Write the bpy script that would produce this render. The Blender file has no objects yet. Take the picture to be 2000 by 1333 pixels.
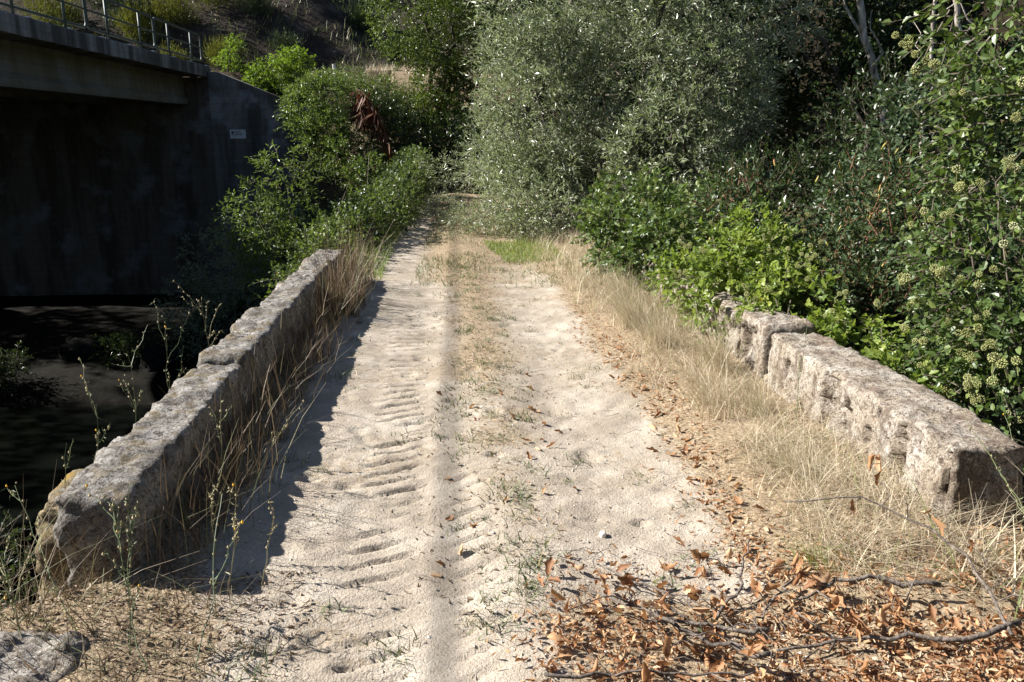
import bpy, math
import numpy as np
from mathutils import Matrix, Vector

# ------------------------------------------------------------------ camera, sky, sun, exposure
scene = bpy.context.scene
COL = scene.collection
R = math.radians

cam_d = bpy.data.cameras.new('camera')
cam_d.sensor_width = 36.0
cam_d.lens = 1614 / 2000 * 36
cam_d.clip_start = 0.05
cam_d.clip_end = 600
cam = bpy.data.objects.new('camera', cam_d)
cam.location = (0, 0, 1.6)
cam.rotation_euler = (R(90 - 14.3), 0, R(-4.4))
COL.objects.link(cam)
scene.camera = cam

SUN_EL, SUN_AZ = 35.5, 13.0          # azimuth: degrees forward (+Y) of due left (-X)
TO_SUN = np.array([-math.cos(R(SUN_AZ)) * math.cos(R(SUN_EL)), math.sin(R(SUN_AZ)) * math.cos(R(SUN_EL)), math.sin(R(SUN_EL))])
world = bpy.data.worlds.new('World')
scene.world = world
world.use_nodes = True
wn = world.node_tree
sky = wn.nodes.new('ShaderNodeTexSky')
sky.sky_type = 'NISHITA'
sky.sun_disc = False
sky.sun_elevation = R(SUN_EL)
sky.sun_rotation = R(-(90 - SUN_AZ))
sky.air_density = 0.75
sky.dust_density = 0.5
bgn = wn.nodes['Background']
bgn.inputs['Strength'].default_value = 0.05
wn.links.new(sky.outputs[0], bgn.inputs[0])

sun_d = bpy.data.lights.new('sun', 'SUN')
sun_d.energy = 5.0
sun_d.angle = R(0.53)
sun_d.color = (1.0, 0.955, 0.88)
sun = bpy.data.objects.new('sun', sun_d)
sun.rotation_euler = Vector(TO_SUN).to_track_quat('Z', 'Y').to_euler()
sun.location = (-20, 10, 30)
COL.objects.link(sun)

scene.view_settings.view_transform = 'Standard'
scene.view_settings.look = 'None'
scene.view_settings.exposure = 1.3
scene.view_settings.gamma = 1.0
scene.view_settings.use_curve_mapping = False
scene.cycles.max_bounces = 4
scene.cycles.diffuse_bounces = 2
scene.cycles.glossy_bounces = 1
scene.cycles.transmission_bounces = 2
scene.cycles.sample_clamp_indirect = 4.0

# ------------------------------------------------------------------ numpy helpers
def _hash(ix, iy, iz, seed):
    h = (ix * 374761393 + iy * 668265263 + iz * 2147483647 + seed * 1274126177) & 0xFFFFFFFF
    h = ((h ^ (h >> 13)) * 1274126177) & 0xFFFFFFFF
    h = ((h ^ (h >> 15)) * 2246822519) & 0xFFFFFFFF
    return ((h ^ (h >> 16)) & 0xFFFFFF) / float(0xFFFFFF)

def vnoise(p, seed=0):
    """value noise in 0..1, p is (n,3)"""
    p = np.asarray(p, float)
    i = np.floor(p).astype(np.int64)
    f = p - i
    f = f * f * (3 - 2 * f)
    out = 0
    for dx in (0, 1):
        wx = f[:, 0] if dx else 1 - f[:, 0]
        for dy in (0, 1):
            wy = f[:, 1] if dy else 1 - f[:, 1]
            for dz in (0, 1):
                wz = f[:, 2] if dz else 1 - f[:, 2]
                out = out + wx * wy * wz * _hash(i[:, 0] + dx, i[:, 1] + dy, i[:, 2] + dz, seed)
    return out

def fbm(p, seed=0, octv=3):
    p = np.asarray(p, float)
    a, s, t = 0.5, 0, 0
    for k in range(octv):
        s = s + a * vnoise(p * 2 ** k, seed + k * 17)
        t += a
        a *= 0.5
    return s / t

def fbm2(x, y, sc, seed=0, octv=3):
    x, y = np.broadcast_arrays(np.asarray(x, float), np.asarray(y, float))
    p = np.stack([x.ravel() * sc, y.ravel() * sc, np.zeros(x.size) + 0.37], 1)
    return fbm(p, seed, octv).reshape(x.shape)

def nrm(v):
    return v / np.maximum(np.linalg.norm(v, axis=-1, keepdims=True), 1e-9)

def sstep(a, b, x):
    t = np.clip((np.asarray(x, float) - a) / (b - a), 0, 1)
    return t * t * (3 - 2 * t)

# ------------------------------------------------------------------ object helpers
def make_mesh(name, V, faces, attr=None, smooth=False):
    """faces: list of int arrays (m,k); attr: one float for each vertex, stored as 'rnd'"""
    V = np.ascontiguousarray(V, dtype=np.float32)
    if not isinstance(faces, list):
        faces = [faces]
    faces = [np.asarray(f, dtype=np.int32) for f in faces if len(f)]
    me = bpy.data.meshes.new(name)
    me.vertices.add(len(V))
    me.vertices.foreach_set('co', V.ravel())
    loops = np.concatenate([f.ravel() for f in faces])
    tot = np.concatenate([np.full(len(f), f.shape[1], np.int32) for f in faces])
    start = np.concatenate([[0], np.cumsum(tot)[:-1]]).astype(np.int32)
    me.loops.add(len(loops))
    me.loops.foreach_set('vertex_index', loops)
    me.polygons.add(len(tot))
    me.polygons.foreach_set('loop_start', start)
    me.polygons.foreach_set('loop_total', tot)
    me.update(calc_edges=True)
    me.polygons.foreach_set('use_smooth', np.full(len(tot), bool(smooth)))
    if attr is not None:
        a = me.attributes.new('rnd', 'FLOAT', 'POINT')
        a.data.foreach_set('value', np.ascontiguousarray(attr, dtype=np.float32))
    return me

def link(name, me, mat=None, parent=None):
    o = bpy.data.objects.new(name, me)
    COL.objects.link(o)
    if mat is not None and me is not None and len(me.materials) == 0:
        me.materials.append(mat)
    if parent is not None:
        o.parent = parent
    return o

def obj(name, V, faces, mat, parent=None, attr=None, smooth=False):
    return link(name, make_mesh(name, V, faces, attr, smooth), mat, parent)

def tag(o, label, cat=None, group=None, kind=None):
    o['label'] = label
    if cat:
        o['category'] = cat
    if group:
        o['group'] = group
    if kind:
        o['kind'] = kind
    return o

def empty(name, loc=(0, 0, 0)):
    o = bpy.data.objects.new(name, None)
    o.empty_display_size = 0.1
    o.location = loc
    COL.objects.link(o)
    return o

def keep(child, parent):
    """parent a mesh written in world coordinates under an empty standing elsewhere"""
    child.parent = parent
    child.matrix_parent_inverse = Matrix.Translation(-Vector(parent.location))
    return child

class Acc:
    """collects vertices and faces of one mesh"""
    def __init__(self):
        self.V, self.F, self.A, self.n = [], [], [], 0
    def add(self, V, faces, a=0.5):
        V = np.asarray(V, float)
        if not isinstance(faces, list):
            faces = [faces]
        for f in faces:
            self.F.append(np.asarray(f) + self.n)
        self.V.append(V)
        self.A.append(np.full(len(V), a) if np.isscalar(a) else np.asarray(a))
        self.n += len(V)
    def mesh(self, name, smooth=False):
        by = {}
        for f in self.F:
            if len(f):
                by.setdefault(f.shape[1], []).append(f)
        return make_mesh(name, np.concatenate(self.V), [np.concatenate(b) for b in by.values()], np.concatenate(self.A), smooth)
    def obj(self, name, mat, parent=None, smooth=False):
        return link(name, self.mesh(name, smooth), mat, parent)

def box_vf(x0, x1, y0, y1, z0, z1):
    V = np.array([[x, y, z] for z in (z0, z1) for y in (y0, y1) for x in (x0, x1)], float)
    F = np.array([[0, 2, 3, 1], [4, 5, 7, 6], [0, 1, 5, 4], [2, 6, 7, 3], [0, 4, 6, 2], [1, 3, 7, 5]])
    return V, F

def tube_vf(pts, rad, sides=6, close=True):
    pts = np.asarray(pts, float)
    n = len(pts)
    rad = np.full(n, rad) if np.isscalar(rad) else np.asarray(rad, float)
    T = nrm(np.gradient(pts, axis=0))
    ref = np.array([0, 0, 1.0]) if abs(T[0, 2]) < 0.9 else np.array([1.0, 0, 0])
    V = []
    for i in range(n):
        u = nrm(np.cross(T[i], ref))
        v = np.cross(u, T[i])
        ref = v if i else v
        a = np.arange(sides) / sides * 2 * np.pi
        V.append(pts[i] + rad[i] * (np.cos(a)[:, None] * u + np.sin(a)[:, None] * v))
    V = np.concatenate(V)
    F = []
    for i in range(n - 1):
        for k in range(sides):
            F.append([i * sides + k, i * sides + (k + 1) % sides, (i + 1) * sides + (k + 1) % sides, (i + 1) * sides + k])
    fs = [np.array(F)]
    if close:
        c0 = len(V)
        V = np.concatenate([V, pts[:1], pts[-1:]])
        t = [[(k + 1) % sides, k, c0] for k in range(sides)]
        b = (n - 1) * sides
        t += [[b + k, b + (k + 1) % sides, c0 + 1] for k in range(sides)]
        fs.append(np.array(t))
    return V, fs

def wander(rng, a, b, n, amp):
    """a bent line from a to b"""
    a, b = np.asarray(a, float), np.asarray(b, float)
    t = np.linspace(0, 1, n)[:, None]
    p = a + (b - a) * t
    L = np.linalg.norm(b - a)
    off = np.cumsum(rng.normal(0, 1, (n, 3)), 0)
    off = off - off[0] - (off[-1] - off[0]) * t
    return p + off * amp * L / n

# ------------------------------------------------------------------ materials
def new_mat(name):
    m = bpy.data.materials.new(name)
    m.use_nodes = True
    nt = m.node_tree
    b = nt.nodes['Principled BSDF']
    return m, nt, b

def N(nt, t, **kw):
    n = nt.nodes.new(t)
    for k, v in kw.items():
        if hasattr(n, k):
            setattr(n, k, v)
        else:
            n.inputs[k].default_value = v
    return n

def ramp(nt, fac, stops):
    r = nt.nodes.new('ShaderNodeValToRGB')
    el = r.color_ramp.elements
    el[0].position, el[0].color = stops[0][0], (*stops[0][1], 1)
    el[1].position, el[1].color = stops[-1][0], (*stops[-1][1], 1)
    for p, c in stops[1:-1]:
        e = el.new(p)
        e.color = (*c, 1)
    nt.links.new(fac, r.inputs[0])
    return r.outputs[0]

def mixc(nt, fac, a, b, mode='MIX'):
    m = nt.nodes.new('ShaderNodeMix')
    m.data_type = 'RGBA'
    m.blend_type = mode
    for s, v in ((0, fac), (6, a), (7, b)):
        if hasattr(v, 'links'):
            nt.links.new(v, m.inputs[s])
        else:
            m.inputs[s].default_value = v if s == 0 else (*v, 1)
    return m.outputs[2]

def coords(nt, scale=(1, 1, 1)):
    g = N(nt, 'ShaderNodeNewGeometry')
    mp = N(nt, 'ShaderNodeMapping')
    mp.inputs['Scale'].default_value = scale
    nt.links.new(g.outputs['Position'], mp.inputs[0])
    return mp.outputs[0]

def noise(nt, vec, sc, detail=4, rough=0.55):
    n = N(nt, 'ShaderNodeTexNoise')
    n.inputs['Scale'].default_value = sc
    n.inputs['Detail'].default_value = detail
    n.inputs['Roughness'].default_value = rough
    nt.links.new(vec, n.inputs['Vector'])
    return n.outputs[0]

def bump(nt, b, h, strength, dist, prev=None):
    bp = N(nt, 'ShaderNodeBump')
    bp.inputs['Strength'].default_value = strength
    bp.inputs['Distance'].default_value = dist
    nt.links.new(h, bp.inputs['Height'])
    if prev is not None:
        nt.links.new(prev, bp.inputs['Normal'])
    if b is not None:
        nt.links.new(bp.outputs[0], b.inputs['Normal'])
    return bp.outputs[0]

def leaf_mat(name, stops, rough=0.38, trans=0.3, tcol=(0.16, 0.24, 0.03), spec=0.4, back=None):
    m, nt, b = new_mat(name)
    at = N(nt, 'ShaderNodeAttribute')
    at.attribute_name = 'rnd'
    c = ramp(nt, at.outputs['Fac'], stops)
    if back:
        g = N(nt, 'ShaderNodeNewGeometry')
        c = mixc(nt, g.outputs['Backfacing'], c, back)
    nt.links.new(c, b.inputs['Base Color'])
    b.inputs['Roughness'].default_value = rough
    b.inputs['Specular IOR Level'].default_value = spec
    if trans > 0:
        t = N(nt, 'ShaderNodeBsdfTranslucent')
        tc = mixc(nt, 0.6, c, tcol)
        nt.links.new(tc, t.inputs[0])
        mx = N(nt, 'ShaderNodeMixShader')
        mx.inputs[0].default_value = trans
        nt.links.new(b.outputs[0], mx.inputs[1])
        nt.links.new(t.outputs[0], mx.inputs[2])
        nt.links.new(mx.outputs[0], nt.nodes['Material Output'].inputs[0])
    return m

M = {}
M['willow'] = leaf_mat('willow_leaf', [(0, (0.06, 0.095, 0.04)), (0.5, (0.175, 0.22, 0.105)), (1, (0.40, 0.44, 0.26))], 0.38, 0.3, (0.33, 0.41, 0.12), 0.8, back=(0.40, 0.43, 0.32))
M['oak'] = leaf_mat('oak_leaf', [(0, (0.04, 0.07, 0.015)), (0.6, (0.09, 0.13, 0.026)), (1, (0.16, 0.19, 0.04))], 0.36, 0.3, (0.16, 0.22, 0.02))
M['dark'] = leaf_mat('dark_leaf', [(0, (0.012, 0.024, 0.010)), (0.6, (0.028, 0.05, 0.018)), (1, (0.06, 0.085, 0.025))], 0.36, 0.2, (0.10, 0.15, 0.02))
M['tere'] = leaf_mat('terebinth_leaf', [(0, (0.03, 0.052, 0.024)), (0.7, (0.068, 0.105, 0.045)), (0.93, (0.12, 0.155, 0.06)), (1, (0.22, 0.08, 0.03))], 0.35, 0.22, (0.10, 0.16, 0.03))
M['ivy'] = leaf_mat('ivy_leaf', [(0, (0.025, 0.055, 0.018)), (0.55, (0.095, 0.145, 0.042)), (0.9, (0.22, 0.27, 0.075)), (0.97, (0.15, 0.2, 0.04)), (1, (0.5, 0.33, 0.03))], 0.40, 0.25, (0.18, 0.28, 0.03))
M['ivybright'] = leaf_mat('young_ivy_leaf', [(0, (0.05, 0.10, 0.02)), (0.5, (0.16, 0.23, 0.045)), (0.9, (0.32, 0.38, 0.08)), (0.97, (0.36, 0.40, 0.09)), (1, (0.6, 0.42, 0.05))], 0.42, 0.4, (0.34, 0.46, 0.05))
M['bramble'] = leaf_mat('bramble_leaf', [(0, (0.035, 0.065, 0.02)), (0.6, (0.10, 0.15, 0.035)), (0.95, (0.20, 0.25, 0.05)), (1, (0.3, 0.2, 0.03))], 0.42, 0.3, (0.24, 0.34, 0.04))
M['robinia'] = leaf_mat('robinia_leaf', [(0, (0.05, 0.12, 0.01)), (0.6, (0.10, 0.20, 0.015)), (1, (0.17, 0.27, 0.02))], 0.45, 0.5, (0.32, 0.46, 0.03))
M['broom'] = leaf_mat('broom_leaf', [(0, (0.05, 0.07, 0.015)), (1, (0.15, 0.16, 0.025))], 0.5, 0.3, (0.25, 0.26, 0.03))
M['pine'] = leaf_mat('pine_leaf', [(0, (0.03, 0.05, 0.02)), (1, (0.08, 0.115, 0.045))], 0.5, 0.15, (0.14, 0.18, 0.04))
M['deadfern'] = leaf_mat('dead_frond', [(0, (0.07, 0.025, 0.012)), (1, (0.19, 0.075, 0.035))], 0.6, 0.2, (0.3, 0.1, 0.03))
M['grit'] = leaf_mat('granite_grit', [(0, (0.16, 0.14, 0.12)), (0.4, (0.38, 0.33, 0.28)), (0.8, (0.55, 0.50, 0.44)), (1, (0.72, 0.69, 0.65))], 0.8, 0.0)
M['umbel'] = leaf_mat('ivy_umbel', [(0, (0.20, 0.215, 0.07)), (1, (0.44, 0.45, 0.19))], 0.5, 0.15, (0.3, 0.34, 0.08))
M['straw'] = leaf_mat('straw', [(0, (0.32, 0.23, 0.14)), (0.5, (0.54, 0.455, 0.33)), (0.88, (0.73, 0.655, 0.51)), (0.93, (0.22, 0.25, 0.09)), (1, (0.20, 0.24, 0.09))], 0.5, 0.25, (0.6, 0.48, 0.28), 0.4)
M['brownstraw'] = leaf_mat('brown_straw_shade', [(0, (0.065, 0.042, 0.026)), (0.6, (0.14, 0.095, 0.06)), (0.95, (0.30, 0.225, 0.145)), (1, (0.16, 0.18, 0.08))], 0.6, 0.12, (0.4, 0.28, 0.14), 0.4)  # brown stalks, darkened further to stand in for their unlit side
M['grass'] = leaf_mat('green_grass', [(0, (0.09, 0.14, 0.025)), (0.7, (0.16, 0.25, 0.04)), (0.9, (0.26, 0.28, 0.08)), (1, (0.5, 0.4, 0.2))], 0.45, 0.35, (0.3, 0.4, 0.05), 0.4)
M['tuft'] = leaf_mat('tuft_grass', [(0, (0.06, 0.09, 0.035)), (0.6, (0.11, 0.15, 0.05)), (0.85, (0.2, 0.2, 0.09)), (1, (0.45, 0.33, 0.18))], 0.5, 0.2, (0.2, 0.24, 0.06), 0.4)
M['litter'] = leaf_mat('dry_leaf', [(0, (0.18, 0.085, 0.045)), (0.3, (0.34, 0.17, 0.08)), (0.6, (0.50, 0.29, 0.15)), (0.85, (0.60, 0.42, 0.26)), (1, (0.54, 0.45, 0.35))], 0.6, 0.25, (0.45, 0.22, 0.08), 0.3)
M['greylitter'] = leaf_mat('bleached_leaf', [(0, (0.13, 0.085, 0.055)), (0.5, (0.30, 0.225, 0.16)), (0.9, (0.48, 0.40, 0.31)), (1, (0.42, 0.22, 0.11))], 0.6, 0.2, (0.4, 0.28, 0.15), 0.3)
M['chicory'] = leaf_mat('wiry_stem', [(0, (0.09, 0.13, 0.06)), (0.6, (0.17, 0.21, 0.10)), (1, (0.34, 0.30, 0.17))], 0.5, 0.0)
M['bud'] = leaf_mat('flower_bud', [(0, (0.25, 0.24, 0.12)), (0.7, (0.5, 0.42, 0.28)), (0.8, (0.8, 0.5, 0.03)), (1, (0.8, 0.45, 0.03))], 0.6, 0.2, (0.6, 0.5, 0.1))
M['gall'] = leaf_mat('horn_gall', [(0, (0.28, 0.33, 0.07)), (0.5, (0.42, 0.34, 0.10)), (1, (0.45, 0.12, 0.06))], 0.4, 0.15, (0.5, 0.35, 0.1))

def bark_mat(name, c1, c2, sc=30):
    m, nt, b = new_mat(name)
    v = coords(nt, (1, 1, 0.35))
    n = noise(nt, v, sc, 5)
    nt.links.new(ramp(nt, n, [(0.35, c1), (0.65, c2)]), b.inputs['Base Color'])
    b.inputs['Roughness'].default_value = 0.85
    bump(nt, b, n, 0.7, 0.01)
    return m
M['bark'] = bark_mat('bark', (0.05, 0.04, 0.03), (0.16, 0.13, 0.10))
M['palebark'] = bark_mat('pale_bark', (0.14, 0.115, 0.09), (0.58, 0.53, 0.46), 14)
M['redtwig'] = bark_mat('red_twig', (0.10, 0.035, 0.02), (0.2, 0.09, 0.05))
M['deadwood'] = bark_mat('dead_wood', (0.05, 0.038, 0.03), (0.21, 0.175, 0.15), 60)

def stone_mat(name, base, pale, dark, moss, moss_amt):
    m, nt, b = new_mat(name)
    v = coords(nt)
    n1 = noise(nt, v, 5.5, 6, 0.6)
    n2 = noise(nt, v, 38, 5, 0.7)
    n3 = noise(nt, v, 120, 4, 0.7)
    c = mixc(nt, ramp(nt, n1, [(0.42, (0, 0, 0)), (0.62, (1, 1, 1))]), base, pale)
    c = mixc(nt, ramp(nt, n2, [(0.50, (0, 0, 0)), (0.62, (1, 1, 1))]), c, dark)
    vs = coords(nt, (1, 1, 0.28))
    n5 = noise(nt, vs, 11, 5, 0.6)
    c = mixc(nt, ramp(nt, n5, [(0.54, (0, 0, 0)), (0.64, (0.8, 0.8, 0.8))]), c, dark)
    # grains of the granite
    c = mixc(nt, 0.75, c, ramp(nt, n3, [(0.36, (0.25, 0.23, 0.21)), (0.5, (0.8, 0.78, 0.75)), (0.62, (1.25, 1.25, 1.25))]), 'MULTIPLY')
    g = N(nt, 'ShaderNodeNewGeometry')
    sep = N(nt, 'ShaderNodeSeparateXYZ')
    nt.links.new(g.outputs['Normal'], sep.inputs[0])
    n4 = noise(nt, v, 9, 6, 0.65)
    mm = N(nt, 'ShaderNodeMath', operation='MULTIPLY')
    nt.links.new(ramp(nt, n4, [(0.5, (0, 0, 0)), (0.6, (1, 1, 1))]), mm.inputs[0])
    nt.links.new(ramp(nt, sep.outputs[2], [(0.3, (0.15, 0.15, 0.15)), (0.8, (1, 1, 1))]), mm.inputs[1])
    mm2 = N(nt, 'ShaderNodeMath', operation='MULTIPLY')
    nt.links.new(mm.outputs[0], mm2.inputs[0])
    mm2.inputs[1].default_value = moss_amt
    c = mixc(nt, mm2.outputs[0], c, moss)
    # white lichen rosettes
    vo = N(nt, 'ShaderNodeTexVoronoi')
    vo.inputs['Scale'].default_value = 16
    nt.links.new(v, vo.inputs['Vector'])
    li = N(nt, 'ShaderNodeMath', operation='MULTIPLY')
    nt.links.new(ramp(nt, vo.outputs['Distance'], [(0.12, (1, 1, 1)), (0.32, (0, 0, 0))]), li.inputs[0])
    nt.links.new(ramp(nt, noise(nt, v, 12, 4), [(0.5, (0, 0, 0)), (0.58, (0.65, 0.65, 0.65))]), li.inputs[1])
    c = mixc(nt, li.outputs[0], c, (0.5, 0.49, 0.46))
    nt.links.new(c, b.inputs['Base Color'])
    b.inputs['Roughness'].default_value = 0.9
    b.inputs['Specular IOR Level'].default_value = 0.25
    p = bump(nt, None, n2, 0.9, 0.02)
    bump(nt, b, n3, 0.9, 0.006, p)
    return m
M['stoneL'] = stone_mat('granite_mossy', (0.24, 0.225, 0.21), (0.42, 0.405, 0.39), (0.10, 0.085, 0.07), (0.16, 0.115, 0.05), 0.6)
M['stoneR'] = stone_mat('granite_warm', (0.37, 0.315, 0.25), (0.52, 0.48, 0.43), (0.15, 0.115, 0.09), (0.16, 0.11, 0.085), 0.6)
M['stoneP'] = stone_mat('granite_pale', (0.34, 0.31, 0.28), (0.46, 0.43, 0.40), (0.2, 0.17, 0.14), (0.2, 0.15, 0.09), 0.4)
M['stoneM'] = stone_mat('stone_ochre_moss', (0.24, 0.20, 0.14), (0.32, 0.26, 0.15), (0.1, 0.08, 0.05), (0.26, 0.17, 0.045), 1.0)

def concrete_mat(name, c1, c2, c3):
    m, nt, b = new_mat(name)
    v = coords(nt, (1, 1, 0.12))
    s = noise(nt, v, 1.6, 6, 0.65)
    v2 = coords(nt)
    n2 = noise(nt, v2, 1.1, 6, 0.6)
    n3 = noise(nt, v2, 22, 4)
    c = mixc(nt, ramp(nt, s, [(0.42, (0, 0, 0)), (0.58, (1, 1, 1))]), c1, c2)
    c = mixc(nt, ramp(nt, n2, [(0.52, (0, 0, 0)), (0.66, (1, 1, 1))]), c, c3)
    c = mixc(nt, 0.35, c, ramp(nt, n3, [(0.3, (0.5, 0.5, 0.5)), (0.6, (1, 1, 1))]), 'MULTIPLY')
    # shutter-board lines
    w = N(nt, 'ShaderNodeTexWave', wave_type='BANDS', bands_direction='Z')
    w.inputs['Scale'].default_value = 1.3
    w.inputs['Distortion'].default_value = 0.3
    nt.links.new(v2, w.inputs['Vector'])
    c = mixc(nt, 0.25, c, ramp(nt, w.outputs['Fac'], [(0.0, (0.4, 0.4, 0.4)), (0.12, (1, 1, 1))]), 'MULTIPLY')
    nt.links.new(c, b.inputs['Base Color'])
    b.inputs['Roughness'].default_value = 0.88
    bump(nt, b, n3, 0.4, 0.01)
    return m
M['conc'] = concrete_mat('concrete_stained_shade', (0.075, 0.055, 0.04), (0.16, 0.135, 0.115), (0.21, 0.21, 0.22))  # stain streaks, with the tones darkened to stand in for shade
M['wing'] = concrete_mat('concrete_wing', (0.085, 0.075, 0.065), (0.22, 0.21, 0.205), (0.29, 0.30, 0.32))
M['girder'] = concrete_mat('concrete_girder', (0.13, 0.12, 0.09), (0.17, 0.16, 0.13), (0.20, 0.205, 0.205))
M['fascia'] = concrete_mat('concrete_edge', (0.06, 0.057, 0.055), (0.25, 0.25, 0.255), (0.10, 0.095, 0.09))

def plain(name, col, rough=0.6, metal=0.0, sc=12, var=0.3):
    m, nt, b = new_mat(name)
    n = noise(nt, coords(nt), sc, 4)
    d = tuple(c * (1 - var) for c in col)
    nt.links.new(ramp(nt, n, [(0.3, d), (0.7, col)]), b.inputs['Base Color'])
    b.inputs['Roughness'].default_value = rough
    b.inputs['Metallic'].default_value = metal
    return m
M['rail'] = plain('rail_paint', (0.05, 0.075, 0.065), 0.55)
M['galv'] = plain('galvanised_steel', (0.42, 0.45, 0.5), 0.45, 0.3)
M['asphalt'] = plain('asphalt', (0.06, 0.06, 0.062), 0.9, 0, 40)
M['white'] = plain('white_paint', (0.75, 0.75, 0.72), 0.55)
M['signwhite'] = plain('sign_enamel', (0.78, 0.82, 0.86), 0.4, 0, 6, 0.1)
M['ink'] = plain('sign_ink', (0.07, 0.07, 0.09), 0.5)
M['pebble'] = plain('white_quartz', (0.8, 0.76, 0.7), 0.6)
M['pole'] = plain('pole_wood', (0.2, 0.15, 0.1), 0.85)
M['cable'] = plain('cable_sheath', (0.03, 0.03, 0.03), 0.6)

# sandy track
def sand_mat():
    m, nt, b = new_mat('track_sand')
    v = coords(nt)
    at = N(nt, 'ShaderNodeAttribute')
    at.attribute_name = 'rnd'            # share of plant debris on the sand
    n1 = noise(nt, v, 3.0, 5)
    gr = noise(nt, v, 150, 3, 0.7)
    gr2 = noise(nt, v, 420, 2, 0.6)
    c = ramp(nt, n1, [(0.32, (0.35, 0.305, 0.25)), (0.5, (0.46, 0.405, 0.34)), (0.66, (0.55, 0.50, 0.43))])
    c = mixc(nt, 0.75, c, ramp(nt, gr, [(0.32, (0.42, 0.36, 0.30)), (0.48, (0.88, 0.86, 0.83)), (0.66, (1, 1, 1))]), 'MULTIPLY')
    c = mixc(nt, 0.35, c, ramp(nt, gr2, [(0.35, (0.5, 0.46, 0.42)), (0.6, (1, 1, 1))]), 'MULTIPLY')
    nd = noise(nt, v, 26, 5, 0.65)
    sm = N(nt, 'ShaderNodeMath', operation='ADD')
    nt.links.new(at.outputs['Fac'], sm.inputs[0])
    nt.links.new(nd, sm.inputs[1])
    f = ramp(nt, sm.outputs[0], [(0.72, (0, 0, 0)), (1.05, (1, 1, 1))])
    deb = ramp(nt, noise(nt, v, 60, 4), [(0.3, (0.13, 0.095, 0.06)), (0.52, (0.29, 0.22, 0.145)), (0.72, (0.47, 0.385, 0.27))])
    c = mixc(nt, f, c, deb)
    nt.links.new(c, b.inputs['Base Color'])
    b.inputs['Roughness'].default_value = 0.95
    b.inputs['Specular IOR Level'].default_value = 0.15
    p = bump(nt, None, noise(nt, v, 75, 3, 0.6), 0.6, 0.010)
    bump(nt, b, gr, 0.5, 0.004, p)
    return m
M['sand'] = sand_mat()

def soil_mat(name, stops, sc=4, bd=0.05):
    m, nt, b = new_mat(name)
    v = coords(nt)
    n = noise(nt, v, sc, 8, 0.65)
    nt.links.new(ramp(nt, n, stops), b.inputs['Base Color'])
    b.inputs['Roughness'].default_value = 0.95
    b.inputs['Specular IOR Level'].default_value = 0.1
    bump(nt, b, noise(nt, v, sc * 4, 6, 0.65), 0.8, bd)
    return m
M['shadestone'] = soil_mat('shade_dark_stone', [(0.3, (0.012, 0.011, 0.01)), (0.55, (0.025, 0.024, 0.021)), (0.72, (0.05, 0.047, 0.042))], 6, 0.03)  # boulder stone with the shade of the river bed put into its colour
M['soil'] = soil_mat('bank_soil', [(0.3, (0.03, 0.024, 0.016)), (0.5, (0.06, 0.045, 0.028)), (0.7, (0.10, 0.085, 0.045))])
M['shadesoil'] = soil_mat('shade_dark_bank', [(0.3, (0.004, 0.0035, 0.0025)), (0.55, (0.009, 0.008, 0.006)), (0.72, (0.018, 0.016, 0.012))], 5, 0.03)  # bank soil taken almost to black, shade painted into the colour
M['hillrock'] = soil_mat('hill_rock', [(0.3, (0.018, 0.015, 0.012)), (0.52, (0.042, 0.034, 0.027)), (0.72, (0.11, 0.09, 0.075))], 1.3, 0.2)

def water_mat():
    m, nt, b = new_mat('river_water')
    b.inputs['Base Color'].default_value = (0.004, 0.005, 0.004, 1)
    b.inputs['Roughness'].default_value = 0.2
    b.inputs['Specular IOR Level'].default_value = 0.1
    bump(nt, b, noise(nt, coords(nt, (1, 0.6, 1)), 3.5, 3), 0.25, 0.05)
    return m
M['water'] = water_mat()

# ------------------------------------------------------------------ terrain
def track_edges(Y):
    xl = -1.75 + 0.42 * sstep(2.45, 2.8, Y) - 0.35 * sstep(8.2, 9.5, Y)
    xr = 2.9 - 0.8 * sstep(2.6, 3.0, Y) + 0.4 * sstep(8.5, 10, Y)
    return xl, xr

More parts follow.
